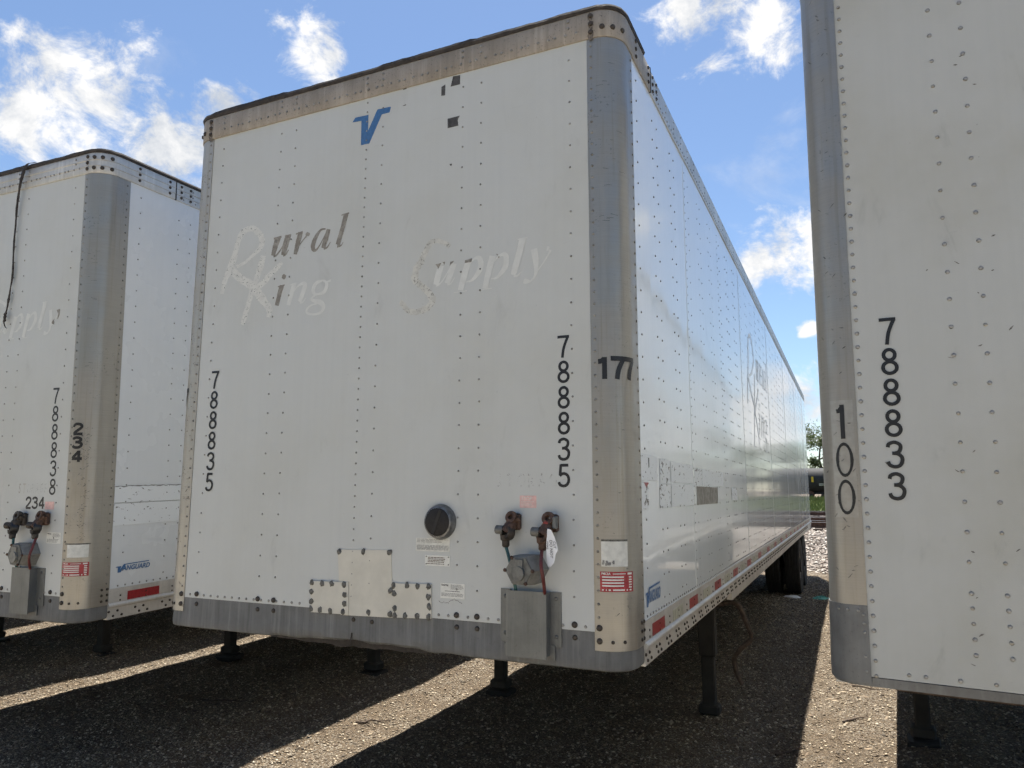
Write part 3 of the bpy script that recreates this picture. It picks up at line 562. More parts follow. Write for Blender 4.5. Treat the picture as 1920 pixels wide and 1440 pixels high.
for k in range(17):
    me_ = TD[k % 3][1]; n_ = len(me_.vertices); co = np.zeros(n_*3, np.float32); me_.vertices.foreach_get('co', co); co = co.reshape(-1, 3)
    a = rt_.uniform(0, 6.28); sc_ = rt_.uniform(1.0, 1.35); x0, y0 = -42+k*5.4+rt_.uniform(-1, 1), -34+rt_.uniform(-3, 3)
    R2 = np.array([[math.cos(a), -math.sin(a), 0], [math.sin(a), math.cos(a), 0], [0, 0, 1]], np.float32); co = (co @ R2.T)*sc_; co[:, 2] *= .95; co[:, 2] -= 1.2; co += (x0, y0, 0)
    b0 = sum(len(c) for c in cv_); cv_.append(co); cf_ += [tuple(i+b0 for i in p.vertices) for p in me_.polygons]
me = bpy.data.meshes.new('unseen_tree_line'); me.from_pydata(np.concatenate(cv_).tolist(), [], cf_); me.materials.append(M['leaf'])
stuff(tag(link('unseen_tree_line', me), 'unseen leafy tree line behind the camera, added to darken the corner posts', 'trees'))
# ------------------------------------------------------------------ trailers
A = 1.1466; ZT = 3.872; ZB = 1.279; ZP = 1.201; L = 14.79; B_ = .2016
CACHE = {}
def cached(key, fn):
    if key not in CACHE: CACHE[key] = fn()
    return CACHE[key]
def half_path(W, rc, d, y_end, n=10):
    cx, cy = W-rc, rc
    pts = [(cx+(rc+d)*math.sin(rad(90*i/n)), cy-(rc+d)*math.cos(rad(90*i/n))) for i in range(n+1)]
    return pts+[(W+d, cy+(y_end-cy)*.5), (W+d, y_end)]
def perim(W, rc, y_end, n=10, fr=14):
    def f(d):
        h = half_path(W, rc, d, y_end, n); x = W-rc
        mid = [(-x+2*x*i/fr, -d) for i in range(1, fr)]
        return [(-p[0], p[1]) for p in reversed(h)]+mid+h
    return f
def post_path(W, rc, s, y_end, n=10):
    def f(d): return [(s*A, -d)]+[(s*p[0], p[1]) for p in half_path(W, rc, d, y_end, n)]
    return f
def post_xy(W, rc, t, d):                              # arc length t from the front joint round the corner
    fl = W-rc-A
    if t < fl: return (A+t, -d), (0, -1)
    q = (t-fl)/(rc+d)
    if q < math.pi/2: return (W-rc+(rc+d)*math.sin(q), rc-(rc+d)*math.cos(q)), (math.sin(q), -math.cos(q))
    return (W+d, rc+(t-fl-(rc+d)*math.pi/2)), (1, 0)
def post_tf(W, rc, s=1, base=.004):
    def f(u, v, h):
        p, n = post_xy(W, rc, u, base+h); return (s*p[0], p[1], v)
    return f
def post_sheet(mb, tf, u0, u1, v0, v1, h, n=10):
    vs = []
    for i in range(n+1):
        u = u0+(u1-u0)*i/n; vs += [tf(u, v0, h), tf(u, v1, h)]
    mb.add(vs, [(2*i, 2*i+2, 2*i+3, 2*i+1) for i in range(n)])
def vsteps(a, b, st): return [a+i*st for i in range(int((b-a)/st)+1)]
FCOLS = [-1.065, -.635, -.532, .04, .509, .61, 1.06]
def trailer(name_label, pose, style, gz, W=1.295):
    x, y, th, dz, ro, pi = pose; G = 1.82
    root = link('semi_trailer', None); tag(root, name_label, 'trailer', 'white semi trailers parked in a row')
    root.matrix_world = Matrix.Translation((x, y, dz+G)) @ Matrix.Rotation(-th, 4, 'Z') @ Matrix.Rotation(pi, 4, 'X') @ Matrix.Rotation(ro, 4, 'Y') @ Matrix.Translation((0, 0, -G))
    rc = (W-A)*.78; right = style == 'right'; plain = style == 'plain'
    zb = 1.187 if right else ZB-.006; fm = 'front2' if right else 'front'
    P = {'root': root}
    def C(nm, key, fn, par=root): return link(nm, cached(key, fn), par)
    # front skins: two sheets, the right one lapped over the left at the riveted seam
    seam = -.077
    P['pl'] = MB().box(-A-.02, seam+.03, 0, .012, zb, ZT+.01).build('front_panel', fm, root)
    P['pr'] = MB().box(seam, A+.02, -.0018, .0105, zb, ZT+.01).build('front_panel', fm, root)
    # rounded corner posts
    pz = 1.42 if right else ZP
    for s in (-1, 1):
        mt = 'post_clean' if right else ('post' if s > 0 else 'post_edge')
        p = C('corner_post', ('post', W, pz, s, mt), lambda: MB().sweep(post_path(W, rc, s, B_), [(.004, pz), (.004, ZT+.008), (-.012, ZT+.008), (-.012, pz)]).mesh('corner_post', mt, True)); P['post%d' % s] = p
        if right:
            cp = MB().sweep(post_path(W, rc, s, B_+.03), [(.009, 1.165), (.010, 1.20), (.007, 1.425), (-.008, 1.425), (-.008, 1.165)]).build('corner_cap', 'cap_grey', root, True)
            rb = MB()
            for t in (.03, .065, .10): q, n = post_xy(W, rc, t, .0085); dome(rb, (s*q[0], q[1], 1.408), (s*n[0], n[1], 0), .006, .003)
            for z in (1.395, 1.365, 1.335, 1.255, 1.205): q, n = post_xy(W, rc, .014, .0085); dome(rb, (s*q[0], q[1], z), (s*n[0], n[1], 0), .0055, .003)
            stuff(rb.build('rivets', 'rivet', cp))
    # top rail, roof edge sealant, roof
    pf = perim(W, rc, .55); tm = 'rail_dirty' if style == 'centre' else 'rail_clean'
    if style == 'centre': loop = [(.008, ZT), (.010, ZT+.004), (.010, 4.0), (.006, 4.006), (-.02, 4.006), (-.02, ZT)]
    else: loop = [(.008, ZT), (.010, ZT+.004), (.010, ZT+.040), (.014, ZT+.043), (.010, ZT+.047), (.010, ZT+.080), (.014, ZT+.083), (.010, ZT+.087), (.010, 4.0), (.006, 4.006), (-.02, 4.006), (-.02, ZT)]
    P['rail'] = C('top_rail', ('rail', W, style == 'centre'), lambda: MB().sweep(pf, loop).mesh('top_rail', tm, True))
    def seal():
        rn = random.Random(4); pp = perim(W, rc, .42 if style == 'centre' else 2.4, 10, 60); mb_ = MB(); a0, a1, a2 = pp(.013), pp(.018), pp(-.05); vs = []
        for i in range(len(a0)):
            f = .5+.5*mnoise.noise(Vector((a0[i][0]*3.1, a0[i][1]*3, .7))); g = rn.uniform(-.002, .002); step = .008 if mnoise.noise(Vector((a0[i][0]*1.7, 5, a0[i][1]))) > .05 else 0
            z0 = 4.004-.005*f; z1 = 4.022+.012*f+g+step
            vs += [(a0[i][0], a0[i][1], z0), (a1[i][0], a1[i][1], (z0+z1)/2+g), (a0[i][0], a0[i][1], z1), (a2[i][0], a2[i][1], z1+.004), (a2[i][0], a2[i][1], z0)]
        n = len(a0); mb_.add(vs, [(i*5+k, (i+1)*5+k, (i+1)*5+(k+1) % 5, i*5+(k+1) % 5) for i in range(n-1) for k in range(5)]+[tuple(range(5)), tuple((n-1)*5+k for k in (4, 3, 2, 1, 0))])
        return mb_.mesh('roof_edge_sealant', 'tar')
    C('roof_edge_sealant', ('seal', W, style == 'centre'), seal)
    C('roof', ('roof', W), lambda: MB().add([(-W, .12, 4.0), (W, .12, 4.0), (W, L, 4.0), (-W, L, 4.0), (0, .2, 4.03), (0, L, 4.03)], [(0, 1, 4), (1, 2, 5, 4), (2, 3, 5), (3, 0, 4, 5)]).mesh('roof', 'roof'))
    # sides
    seams = [B_]+[1.406+1.218*k for k in range(11)]+[L]
    sm = 'side' if style in ('centre', 'right') else 'side2'
    for s in (-1, 1):
        for k in range(len(seams)-1):
            off = .0016*(k % 2)
            def mk():
                x0, x1 = sorted((s*(W-.012), s*(W+off))); return MB().box(x0, x1, seams[k]-(.03 if k else .02), seams[k+1], 1.284, ZT+.01).mesh('side_panel', sm)
            pn = C('side_panel', ('sp', W, s, k, sm), mk)
            if s > 0: P['side%d' % k] = pn
        def rl(): 
            pr = [(W+.004, 1.292), (W+.004, 1.207), (W+.012, 1.203), (W+.017, 1.196), (W+.017, 1.187), (W+.012, 1.181), (W+.004, 1.177), (W+.004, 1.112), (W-.03, 1.112), (W-.03, 1.292)]
            return MB().extrude_y([(s*a, b) for a, b in pr], B_-.003, L).mesh('lower_side_rail', 'side_rail')
        C('lower_side_rail', ('lr', W, s), rl)
        C('lower_side_rail', ('lr2', W, s), lambda: MB().box(*sorted((s*(W-.035), s*(W+.0015))), 2.7, L-.3, 1.058, 1.1115).mesh('lower_side_rail', 'side_rail'))
        def tr():
            zs = [(W+.006, ZT), (W+.008, ZT+.004)]
            if style != 'centre': zs += [(W+.008, ZT+.040), (W+.012, ZT+.043), (W+.008, ZT+.047), (W+.008, ZT+.080), (W+.012, ZT+.083), (W+.008, ZT+.087)]
            zs += [(W+.008, 4.0), (W+.004, 4.007), (W-.03, 4.007), (W-.03, ZT)]
            return MB().extrude_y([(s*a, b) for a, b in zs], .556, L).mesh('upper_side_rail', 'rail_clean')
        C('upper_side_rail', ('tr', W, s, style == 'centre'), tr)
        def srv():
            mb_ = MB(); n = (s, 0, 0); xx = s*(W+.0012)
            for zz in vsteps(1.40, 3.83, .104): dome(mb_, (xx, .285, zz), n, .0052, .0032, 6)
            k = 0
            yy = .594
            while yy < L-.2:
                dense = (k % 3 == 2)
                for q, yv in enumerate((yy, yy+.10)):
                    far = yy > 7
                    for zz in vsteps(1.345, 3.83, .052 if (dense and q == 0) else .104): dome(mb_, (xx, yv, zz), n, .0052, .0032, 5 if far else 6)
                yy += .406; k += 1
            for yv in vsteps(.26, L-.2, .052): dome(mb_, (xx, yv, 1.306), n, .006, .0035, 5)
            for yv in vsteps(.62, L-.2, .052): dome(mb_, (s*(W+.0085), yv, ZT+.022), n, .006, .0035, 5)
            for yv in vsteps(.70, L-.2, .203):
                for zz in (ZT+.062, ZT+.102): dome(mb_, (s*(W+.0085), yv, zz), n, .006, .0035, 5)
            return mb_.mesh('rivets', 'rivet')
        stuff(C('rivets', ('srv', W, s), srv))
        def rb():
            mb_ = MB(); n = (s, 0, 0); xx = s*(W+.0045)
            for c0 in [.235]+[.42+.203*i for i in range(64)]:
                for a, b in ((-.03, 1.158), (.03, 1.158), (0, 1.130), (.06, 1.130)): dome(mb_, (xx, c0+a, b), n, .0085, .006, 6)
                dome(mb_, (xx, c0+.045, 1.246), n, .006, .003, 6); dome(mb_, (xx, c0+.045, 1.218), n, .006, .003, 6)
            return mb_.mesh('rail_bolts', 'bolt')
        stuff(C('rail_bolts', ('rb', W, s), rb))
    for k in range(34):
        y0 = .33+.41*k
        if style == 'plain' or (right): break
        rn = random.Random(k)
        C('reflector_strip', ('refl', k), lambda: MB().box(W+.0042, W+.0056, y0, y0+.235, 1.212, 1.264).mesh('reflector_strip', 'red' if k % 2 == 0 else 'tape_white'))
    # rear wall and doors
    C('rear_wall', ('rear', W), lambda: MB().box(-W+.02, W-.02, L-.06, L-.01, 1.12, 3.98).box(-W, W, L-.012, L+.03, 1.02, 1.13).mesh('rear_wall', 'front'))
    # apron
    pa = perim(W, rc, B_-.004)
    if right: C('lower_edge_rail', 'rle', lambda: MB().sweep(perim(W, rc, B_-.004), [(.001, 1.155), (.003, 1.185), (-.02, 1.185), (-.02, 1.155)]).mesh('lower_edge_rail', 'cap_grey', True))
    else:
        def ap():
            mb_ = MB(); pa_ = perim(W, rc, B_-.004, 10, 60)
            lp = [(-.001, 1.285), (-.001, 1.182), (.0002, 1.172), (.001, 1.140), (-.002, 1.125), (-.016, 1.118), (-.03, 1.118), (-.02, 1.285)]
            rows = [pa_(d) for d, z in lp]; n = len(rows[0]); m = len(lp); vs = []
            for i in range(n):
                xx = rows[0][i][0]; w = max(0, 1-abs(xx+.02)/.62) if style == 'centre' else 0
                bend = .020*w*(.6+.8*mnoise.noise(Vector((xx*9, 1, 2)))) if abs(rows[0][i][1]) < .05 else 0
                for k in range(m):
                    zz = lp[k][1]; dy = 0
                    if 3 <= k <= 6: zz += bend*(.35 if k == 3 else 1); dy = bend*(.4 if k == 3 else 1.2)
                    vs.append((rows[k][i][0], rows[k][i][1]+dy, zz))
            mb_.add(vs, [(i*m+k, (i+1)*m+k, (i+1)*m+(k+1) % m, i*m+(k+1) % m) for i in range(n-1) for k in range(m)]+[tuple(range(m)), tuple((n-1)*m+k for k in range(m-1, -1, -1))])
            return mb_.mesh('front_apron', 'apron', True)
        P['apron'] = C('front_apron', ('apron', style == 'centre'), ap)
    # floor and underframe
    C('coupler_plate', 'coupler', lambda: MB().bevbox(-1.10, 1.10, .30, 2.3, 1.075, 1.135, .02).mesh('coupler_plate', 'rust'))
    C('floor', ('floor', W), lambda: MB().box(-W+.035, W-.035, .16, L-.08, 1.19, 1.25).mesh('floor', 'under'))
    stuff(C('crossmembers', ('xm', W), lambda: [m_ for m_ in [MB()] if [m_.box(-W+.036, W-.036, yv, yv+.07, 1.075, 1.189) for yv in vsteps(2.4, L-.3, .31)]][0].mesh('crossmembers', 'under')))
    # landing gear
    yl = 3.55; g0 = gz(yl)
    for s in (-1, 1):
        lg = MB().bevbox(s*.96-.068, s*.96+.068, yl-.068, yl+.068, .48, 1.08, .012).bevbox(s*.96-.09, s*.96+.09, yl-.09, yl+.09, .98, 1.075, .01).build('leg', 'under', root)
        MB().bevbox(s*.96-.052, s*.96+.052, yl-.052, yl+.052, g0+.03, .50, .01).build('inner_tube', 'under', lg)
        MB().bevbox(s*.96-.11, s*.96+.11, yl-.11, yl+.11, g0-.05, g0+.004, .008).bevbox(s*.96-.085, s*.96+.085, yl-.07, yl+.07, g0+.02, g0+.10, .015).build('foot', 'under', lg)
        MB().tube([(s*.93, yl+.02, .62), (s*.80, yl+.75, 1.08)], .03, 6).build('brace', 'under', root)
    MB().box(-.90, .90, yl-.025, yl+.025, .84, .90).tube([(-.9, yl, .66), (.9, yl, 1.02)], .022, 6).build('cross_brace', 'under', root)
    # wheels
    gw = gz(12.4)
    for ya in (11.85, 13.1):
        MB().ring((-1.0, ya, .5+gw), (1, 0, 0), [(.065, 0), (.065, 2.0)], 10).build('axle', 'under', root)
        for xc in (-1.1, -.76, .76, 1.1):
            def ty():
                t = MB(); pr = [(.29, -.10), (.40, -.125), (.47, -.13), (.497, -.115)]
                for g in (-.075, -.028, .028, .075): pr += [(.502, g-.014), (.490, g-.009), (.490, g+.009), (.502, g+.014)]
                pr += [(.497, .115), (.47, .13), (.40, .125), (.29, .10)]
                return t.ring((0, 0, 0), (1, 0, 0), pr, 40, False, False).mesh('tyre', 'rubber', True)
            w = link('wheel', cached('hub', lambda: MB().ring((0, 0, 0), (1, 0, 0), [(.12, -.13), (.14, -.06), (.14, .06), (.12, .13)], 14).mesh('wheel', 'under', True)), root); w.location = (xc, ya, .498+gw)
            link('tyre', cached('tyre', ty), w)
            link('rim', cached('rim', lambda: MB().ring((0, 0, 0), (1, 0, 0), [(.295, -.1), (.27, -.08), (.27, .06), (.295, .1)], 24, False, False).ring((0, 0, .0), (1, 0, 0), [(.27, .0), (.14, .03)], 24).mesh('rim', 'rim', True)), w)
    MB().box(-.5, -.38, 10.9, 14.1, .85+gw*.3, 1.075).box(.38, .5, 10.9, 14.1, .85+gw*.3, 1.075).build('suspension_rail', 'under', root)
    if plain: return P
    # front rivets
    cols = FCOLS if not right else [-.832, -.732, -.32, -.22, .22, .32, .74, .84]
    def rv(mb_, xx, zz, r=.0055): dome(mb_, (xx, -.0015 if xx > seam else 0, zz), (0, -1, 0), r, .004, 7, random.random())
    if right:
        share = [MB() for _ in range(3)]; ms = []
        for q in range(3):
            dome(share[q], (0, 0, 0), (0, -1, 0), .0069+.0006*q, .0042, 9, q*.3); ms.append(share[q].mesh('rivet', ('rivet_light', 'rivet', 'rivet')[q], True))
        def one(xx, zz, i): o = link('rivet', ms[i % 3], root); o.location = (xx, -.0005 if xx < seam else -.002, zz); o.rotation_euler.y = i*1.3
        i = 0
        for zz in vsteps(1.592, 3.83, .1003):
            for xx in cols[:2]: one(xx+random.uniform(-.002, .002), zz+random.uniform(-.002, .002), i); i += random.randint(1, 3)
        for zz in (1.292, 1.342, 1.392, 1.442, 1.49):
            for xx in cols[:2]: one(xx, zz, i); i += random.randint(1, 3)
        for zz in vsteps(1.191, 3.83, .0503): one(-1.131, zz, i); i += random.randint(1, 3)
        for xx in (-1.031, -.981, -.8814, -.782, -.68, -.58): one(xx, 1.206, i); i += 1
        rest = MB()
        for zz in vsteps(1.3, 3.83, .1003):
            for xx in cols[2:]: rv(rest, xx, zz, .008)
        stuff(rest.build('rivets', 'rivet', root))
    else:
        def frv():
            mb_ = MB()
            for ci, xx in enumerate(FCOLS):
                for k in range(25):
                    zz = 3.796-k*.104
                    if zz < 1.33: break
                    rv(mb_, xx+random.uniform(-.0015, .0015), zz+random.uniform(-.0015, .0015))
            for k in range(49): rv(mb_, -.059, 3.846-k*.0522)
            for k in range(46):
                xx = -1.107+k*.0492
                if style == 'centre' and (-.33 < xx < .40 or .72 < xx < 1.0): continue
                if style == 'left' and .69 < xx < 1.0: continue
                rv(mb_, xx, 1.289, .0075)
            return mb_.mesh('rivets', 'rivet')
        stuff(link('rivets', frv(), root))
        def rrv():
            mb_ = MB(); xx = -1.06; k = 0
            while xx < 1.1:
                dome(mb_, (xx, -.0105, 3.914), (0, -1, 0), .0075, .005, 7); xx += (.052, .052, .033)[k % 3]; k += 1
            for xc in FCOLS+[-.059]:
                for zz in (3.948, 3.980): dome(mb_, (xc, -.0105, zz), (0, -1, 0), .0075, .005, 7)
            return mb_.mesh('rivets', 'rivet')
        stuff(link('rivets', cached('rrv', rrv), P['rail']))
        bolt = cached('bolt', lambda: [b for b in [MB()] if dome(b, (0, 0, 0), (0, -1, 0), .0135, .009, 10) is None][0].mesh('bolt', 'bolt', True))
        def putbolt(px_, py_, pz_, ang=0.0, sc=1.0, par=root): o = link('bolt', bolt, par); o.location = (px_, py_, pz_); o.rotation_euler.z = ang; o.scale = (sc, sc, sc)
        for xx in (-1.057, -.635, -.532, .509, .61, 1.06):
            if style == 'centre' and -.33 < xx < .40: continue
            putbolt(xx, -.003, 1.294, 0, 1.0); putbolt(xx, .0, 1.243, 0, .85)
        if style == 'centre': putbolt(-.045, .001, 1.235, 0, .8); putbolt(.06, .001, 1.232, 0, .8)
        for s in (-1, 1):
            par = P['post%d' % s]; mb_ = MB()
            for zz in vsteps(1.33, 3.86, .0522):
                for t in (.018, None):
                    if t is None: q, n = (W+.004, B_-.022), (1, 0)
                    else: q, n = post_xy(W, rc, t, .004)
                    dome(mb_, (s*q[0], q[1], zz), (s*n[0], n[1], 0), .0066, .0045, 6)
            stuff(mb_.build('rivets', 'rivet_light', par))
            for zz, t, sc in ((1.289, .02, 1.0), (1.238, .02, .95), (1.236, .075, .55), (1.236, .125, .55)):
                q, n = post_xy(W, rc, t, .005); putbolt(s*q[0], q[1], zz, s*math.atan2(n[0], -n[1]), sc, par)
            for zz in (1.296, 1.262, 1.228):
                for yv in (.15, .187): putbolt(s*(W+.005), yv, zz, s*math.pi/2, .62, par)
            rr = P['rail']
            for zz in (3.90, 3.94, 3.98): putbolt(s*(A+.022), -.011, zz, 0, .9, rr)
            if style == 'centre':
                for q_, zz in enumerate((3.90, 3.94, 3.98, 3.885)):
                    rn_ = random.Random(q_+10*s); ol = [(s*(A+.022)+math.cos(t_*.6283)*.015*rn_.uniform(.6, 1.3), zz-.006+math.sin(t_*.6283)*.024*rn_.uniform(.6, 1.2)) for t_ in range(10)]
                    MB().prism(ol, FT, .0102, .0106+.0001*q_).build('rust_stain', 'stain', rr)
            rows = (3.918,) if style == 'centre' else (3.902, 3.972)
            for zz in rows:
                for t in (.075, .125, .18): q, n = post_xy(W, rc, t, .011); putbolt(s*q[0], q[1], zz, s*math.atan2(n[0], -n[1]), .95, rr)
            for yv in (.26, .50, .60, .68):
                for zz in (3.90, 3.94, 3.98): putbolt(s*(W+.0115 if yv < .55 else W+.009), yv, zz, s*math.pi/2, .75, rr)
        for s in (-1, 1): MB().box(*sorted((s*(W+.002), s*(W+.0125))), .548, .5555, ZT-.002, 4.008).build('rail_joint', 'bolt', P['rail'])
    return P
# pieces shared by the fronts
def gladhand(par, x, z, head, body, sc=1.0, knob='cast_grey'):
    g = link('gladhand', MB().bevbox(-.012, .05, -.03, -.003, .005, .075, .006).tube([(.02, -.02, .045), (.012, -.045, .02), (.0, -.055, -.005)], [.024, .026, .026], 10).mesh('gladhand', body, True), par)
    g.location = (x, 0, z); g.scale = (sc, sc, sc)
    MB().ring((.004, -.045, -.004), (-.42, -.9, .1), [(.02, -.02), (.033, -.012), (.034, .014), (.030, .022), (.020, .022), (.018, .006)], 18, True, True).build('coupling_head', head, g, True)
    MB().ring((-.016, -.055, .006), (-1, -.12, .05), [(.017, 0), (.019, .008), (.019, .030), (.015, .034)], 12).build('side_lug', knob, g, True)
    MB().ring((.018, -.04, .058), (-.1, -.95, .3), [(.026, -.012), (.028, 0), (.026, .012), (.012, .012), (.012, 0)], 14).box(.022, .055, -.05, -.03, .045, .058).build('flange', body, g, True)
    MB().ring((-.006, -.048, -.055), (0, 0, 1), [(.012, -.012), (.017, -.005), (.017, .014), (.024, .02), (.026, .04)], 8).build('hose_fitting', head, g, True)
    return g
def socket_box(par, x, z, D, sc, lidcol):
    hx = [(math.cos(rad(60*i)), math.sin(rad(60*i))) for i in range(6)]
    r0 = .078*sc; mb_ = MB(); rows = [(r0*1.0, -.002, .02), (r0*1.04, -D*.55, .012), (r0, -D*.9, .0), (r0*.93, -D, .0)]
    vs = []; 
    for r_, yy, ox in rows: vs += [(x+ox+u_*r_, yy, z+v_*r_) for u_, v_ in hx]
    mb_.add(vs, [(k*6+i, k*6+(i+1) % 6, k*6+6+(i+1) % 6, k*6+6+i) for k in range(3) for i in range(6)]+[tuple(range(5, -1, -1)), tuple(range(18, 24))])
    g = mb_.build('socket_housing', 'socket_grey', par)
    fp = MB().prism([(x+u_*r0*.9, z+v_*r0*.9) for u_, v_ in hx], FT, D-.001, D+.008).build('face_plate', 'cast_grey', g)
    lid = [(x+.002+.030*sc*math.cos(rad(a)), z-.012+.034*sc*math.sin(rad(a))) for a in range(0, 360, 20)]
    MB().prism(lid, FT, D+.007, D+.022).prism([(x-.016, z+.012), (x+.02, z+.012), (x+.022, z+.045), (x-.018, z+.045)], FT, D+.006, D+.017).build('lid', lidcol, g)
    for i in (0, 2, 3, 5):
        u_, v_ = hx[i]; b = MB(); dome(b, (x+u_*r0*.92, -D-.007, z+v_*r0*.88), (0, -1, 0), .009, .007, 6); b.build('screw', 'brown_metal', g)
    return g
def cable_holder(par, x0, x1, z0, z1, D, fw):
    g = MB().box(x0-fw[0], x0+.004, -.006, -.002, z0+.05, z1).build('holster_flange', 'galv', par); MB().box(x1-.004, x1+fw[1], -.006, -.002, z0+.045, z1-.003).build('holster_flange', 'galv', par)
    b = MB(); b.box(x0, x1, -D, -D+.004, z0, z1); b.box(x0, x0+.004, -D+.004, -.002, z0+.01, z1-.004); b.box(x1-.004, x1, -D+.004, -.002, z0+.01, z1-.004)
    b.add([(x0, -D+.002, z0+.004), (x1, -D+.002, z0+.004), (x1, -.006, z0+.05), (x0, -.006, z0+.05)], [(0, 1, 2, 3)]); b.build('holster_box', 'galv', par)
    MB().prism([(x0-.012, z0+.05), (x0+.002, z0+.05), (x0+.002, z0-.002), (x0-.012, z0+.014)], FT, .004, D*.8).build('holster_bracket', 'galv', par); MB().prism([(x1, z0+.058), (x1+.022, z0+.048), (x1+.022, z0-.012), (x1, z0+.01)], FT, .004, .01).build('holster_bracket', 'galv', par)
    for xx, zz in ((x0-fw[0]*.5, z1-.03), (x1+fw[1]*.55, z1-.03), (x0-fw[0]*.5, z0+.085), (x1+fw[1]*.55, z0+.085)):
        q = MB(); dome(q, (xx, -.006, zz), (0, -1, 0), .009, .006, 7); q.build('bolt', 'cast_grey', g)
    return g
def hose(par, pts, mat): return MB().tube([p[:3] for p in resample([(*p,) for p in pts], 6)], .0075, 8).build('air_hose', mat, par, True)
def number_column(txt, u, ztop, w, h, pitch, t, par, tf=FT, slant=0.0):
    for i, ch in enumerate(txt): digit(ch, tf, u-w/2+slant*i, ztop-i*pitch-h, w, h, t, par)
def red_sticker(par, tf, u0, u1, v0, v1):
    mb_ = MB(); post_sheet(mb_, tf, u0, u1, v0, v1, .0012); s = mb_.build('inspection_sticker', 'red_faded', par); w = u1-u0; h = v1-v0
    mb_ = MB()
    for k in range(4): post_sheet(mb_, tf, u0+w*.06, u0+w*.68, v1-h*(.30+k*.145), v1-h*(.23+k*.145), .0018, 8)
    for k in range(5): post_sheet(mb_, tf, u0+w*.84, u0+w*.94, v1-h*(.30+k*.125), v1-h*(.235+k*.125), .0018, 2)
    for k, (a, b) in enumerate(((.05, .10), (.16, .19), (.24, .30), (.36, .70), (.76, .80), (.86, .93))): post_sheet(mb_, tf, u0+w*a, u0+w*b, v0+h*.06, v0+h*.135, .0018, 3)
    post_sheet(mb_, tf, u0+w*.36, u0+w*.74, v1-h*.125, v1-h*.085, .0018, 4); post_sheet(mb_, tf, u0+w*.80, u0+w*.95, v1-h*.15, v1-h*.05, .0018, 2)
    mb_.build('form_boxes', 'white', s)
    text_mesh('lettering', 'FMCSA', tf, u0+w*.04, v1-h*.155, h*.17, 'white', s, .0019, 0, .9, .0003)
def side_logo(par, W, y0, z0, w, h):
    tf = lambda u, v, q: (W+q, u, v)
    g = MB().prism([(y0, z0+h*.62), (y0+w*.05, z0+h*.72), (y0+w*.17, z0+h*.72), (y0+w*.135, z0+h*.30), (y0+w*.24, z0+h*.93), (y0+w, z0+h), (y0+w*.985, z0+h*.90), (y0+w*.29, z0+h*.83), (y0+w*.155, z0), (y0+w*.07, z0), (y0+w*.075, z0+h*.60)], tf, .0018, .0026).build('maker_emblem', 'blue', par)
    text_mesh('maker_lettering', 'ANGUARD', tf, y0+w*.20, z0+h*.18, h*.78, 'blue', g, .0026, .22, w*.77/(h*.78*4.62), h*.022)
# ---- the middle trailer
PC = trailer('white trailer in the middle with corner number 177 and worn script lettering on its front', (0, 0, 0, 0, .0007, -.0033), 'centre', lambda y: 0.0)
W = 1.295; RC = (W-A)*.78; pl, pr_ = PC['pl'], PC['pr']; ST = lambda u, v, h: (W+h, u, v)
strokes('script_initials', RK, FT, 'script_res', pl, .0004, .16, 3)
strokes('lettering', URAL, FT, 'brown_res', pl, .0006, .05, 4)
strokes('lettering', I1, FT, 'brown_res', pl, .0006, .05, 5)
strokes('lettering', NG, FT, 'light_res', pl, .0006)
strokes('script_initials', SCRIPT_S, FT, 'script_res2', pr_, .0022, .22, 6)
strokes('lettering', UPPLY, FT, 'light_res', pr_, .0024)
for f in FRAGS: MB().prism(f, FT, .0018, .0034).build('lettering_scrap', 'brown_res', pr_)
MB().prism(VLOGO, FT, .0005, .0030).build('emblem', 'blue', pr_)
for f in SQUARES: MB().prism(f, FT, .0016, .0030).build('glue_square', 'dark_res', pr_)
number_column('788835', 1.021, 2.507, .054, .0985, .1114, .0125, pr_, slant=-.0002)
number_column('788835', -1.021, 2.487, .054, .0985, .1114, .0125, pl, slant=.001)
PT = post_tf(W, RC); par = PC['post1']
for i, ch in enumerate('177'): digit(ch, PT, (.020, .086, .149)[i], 2.303, .066, .094, .021, par)
PTL = post_tf(W, RC, -1)
for i, ch in enumerate('177'): digit(ch, lambda u, v, h: PTL(.24-u, v, h), -.045+i*.072, 2.305, .066, .094, .021, PC['post-1'])
mb = MB(); post_sheet(mb, PT, .032, .145, 1.532, 1.632, .001); mb.build('old_sticker', 'sticker', par)
mb = MB(); post_sheet(mb, PT, .032, .145, 1.633, 1.640, .0012); mb.build('sticker_residue', 'seal', par)
mb = MB(); rn = random.Random(2)
for k in range(12): u0 = .034+rn.random()*.045; v0 = 1.534+rn.random()*.012; post_sheet(mb, PT, u0, u0+.008, v0, v0+.006+.01*rn.random(), .0016+k*.0001, 1)
mb.build('torn_scraps', 'print', par)
red_sticker(par, PT, .026, .172, 1.432, 1.512)
# repair sheets with beads of sealant
for k, (pp, bb) in enumerate(zip(PATCHES, BLOBS)):
    s = MB().prism(pp, FT, .0016, .0050 if k == 0 else .0090).build('repair_patch', 'patch', PC['root'])
    for q, (bx, bz) in enumerate(bb):
        rn = random.Random(k*50+q); b = MB(); n = 9; vs = []
        for rr, hh in ((1, 0), (.8, .5), (.4, .8)):
            for i in range(n): t = 6.283*i/n; r_ = rr*rn.uniform(.0095, .0165); vs.append((bx+math.cos(t)*r_, -(.0085 if k else .0045)-hh*.008, bz+math.sin(t)*r_*1.15))
        b.add(vs, [(j*n+i, j*n+(i+1) % n, j*n+n+(i+1) % n, j*n+n+i) for j in range(2) for i in range(n)]+[tuple(range(2*n, 3*n))]); b.build('sealant_bead', 'seal', s, True)
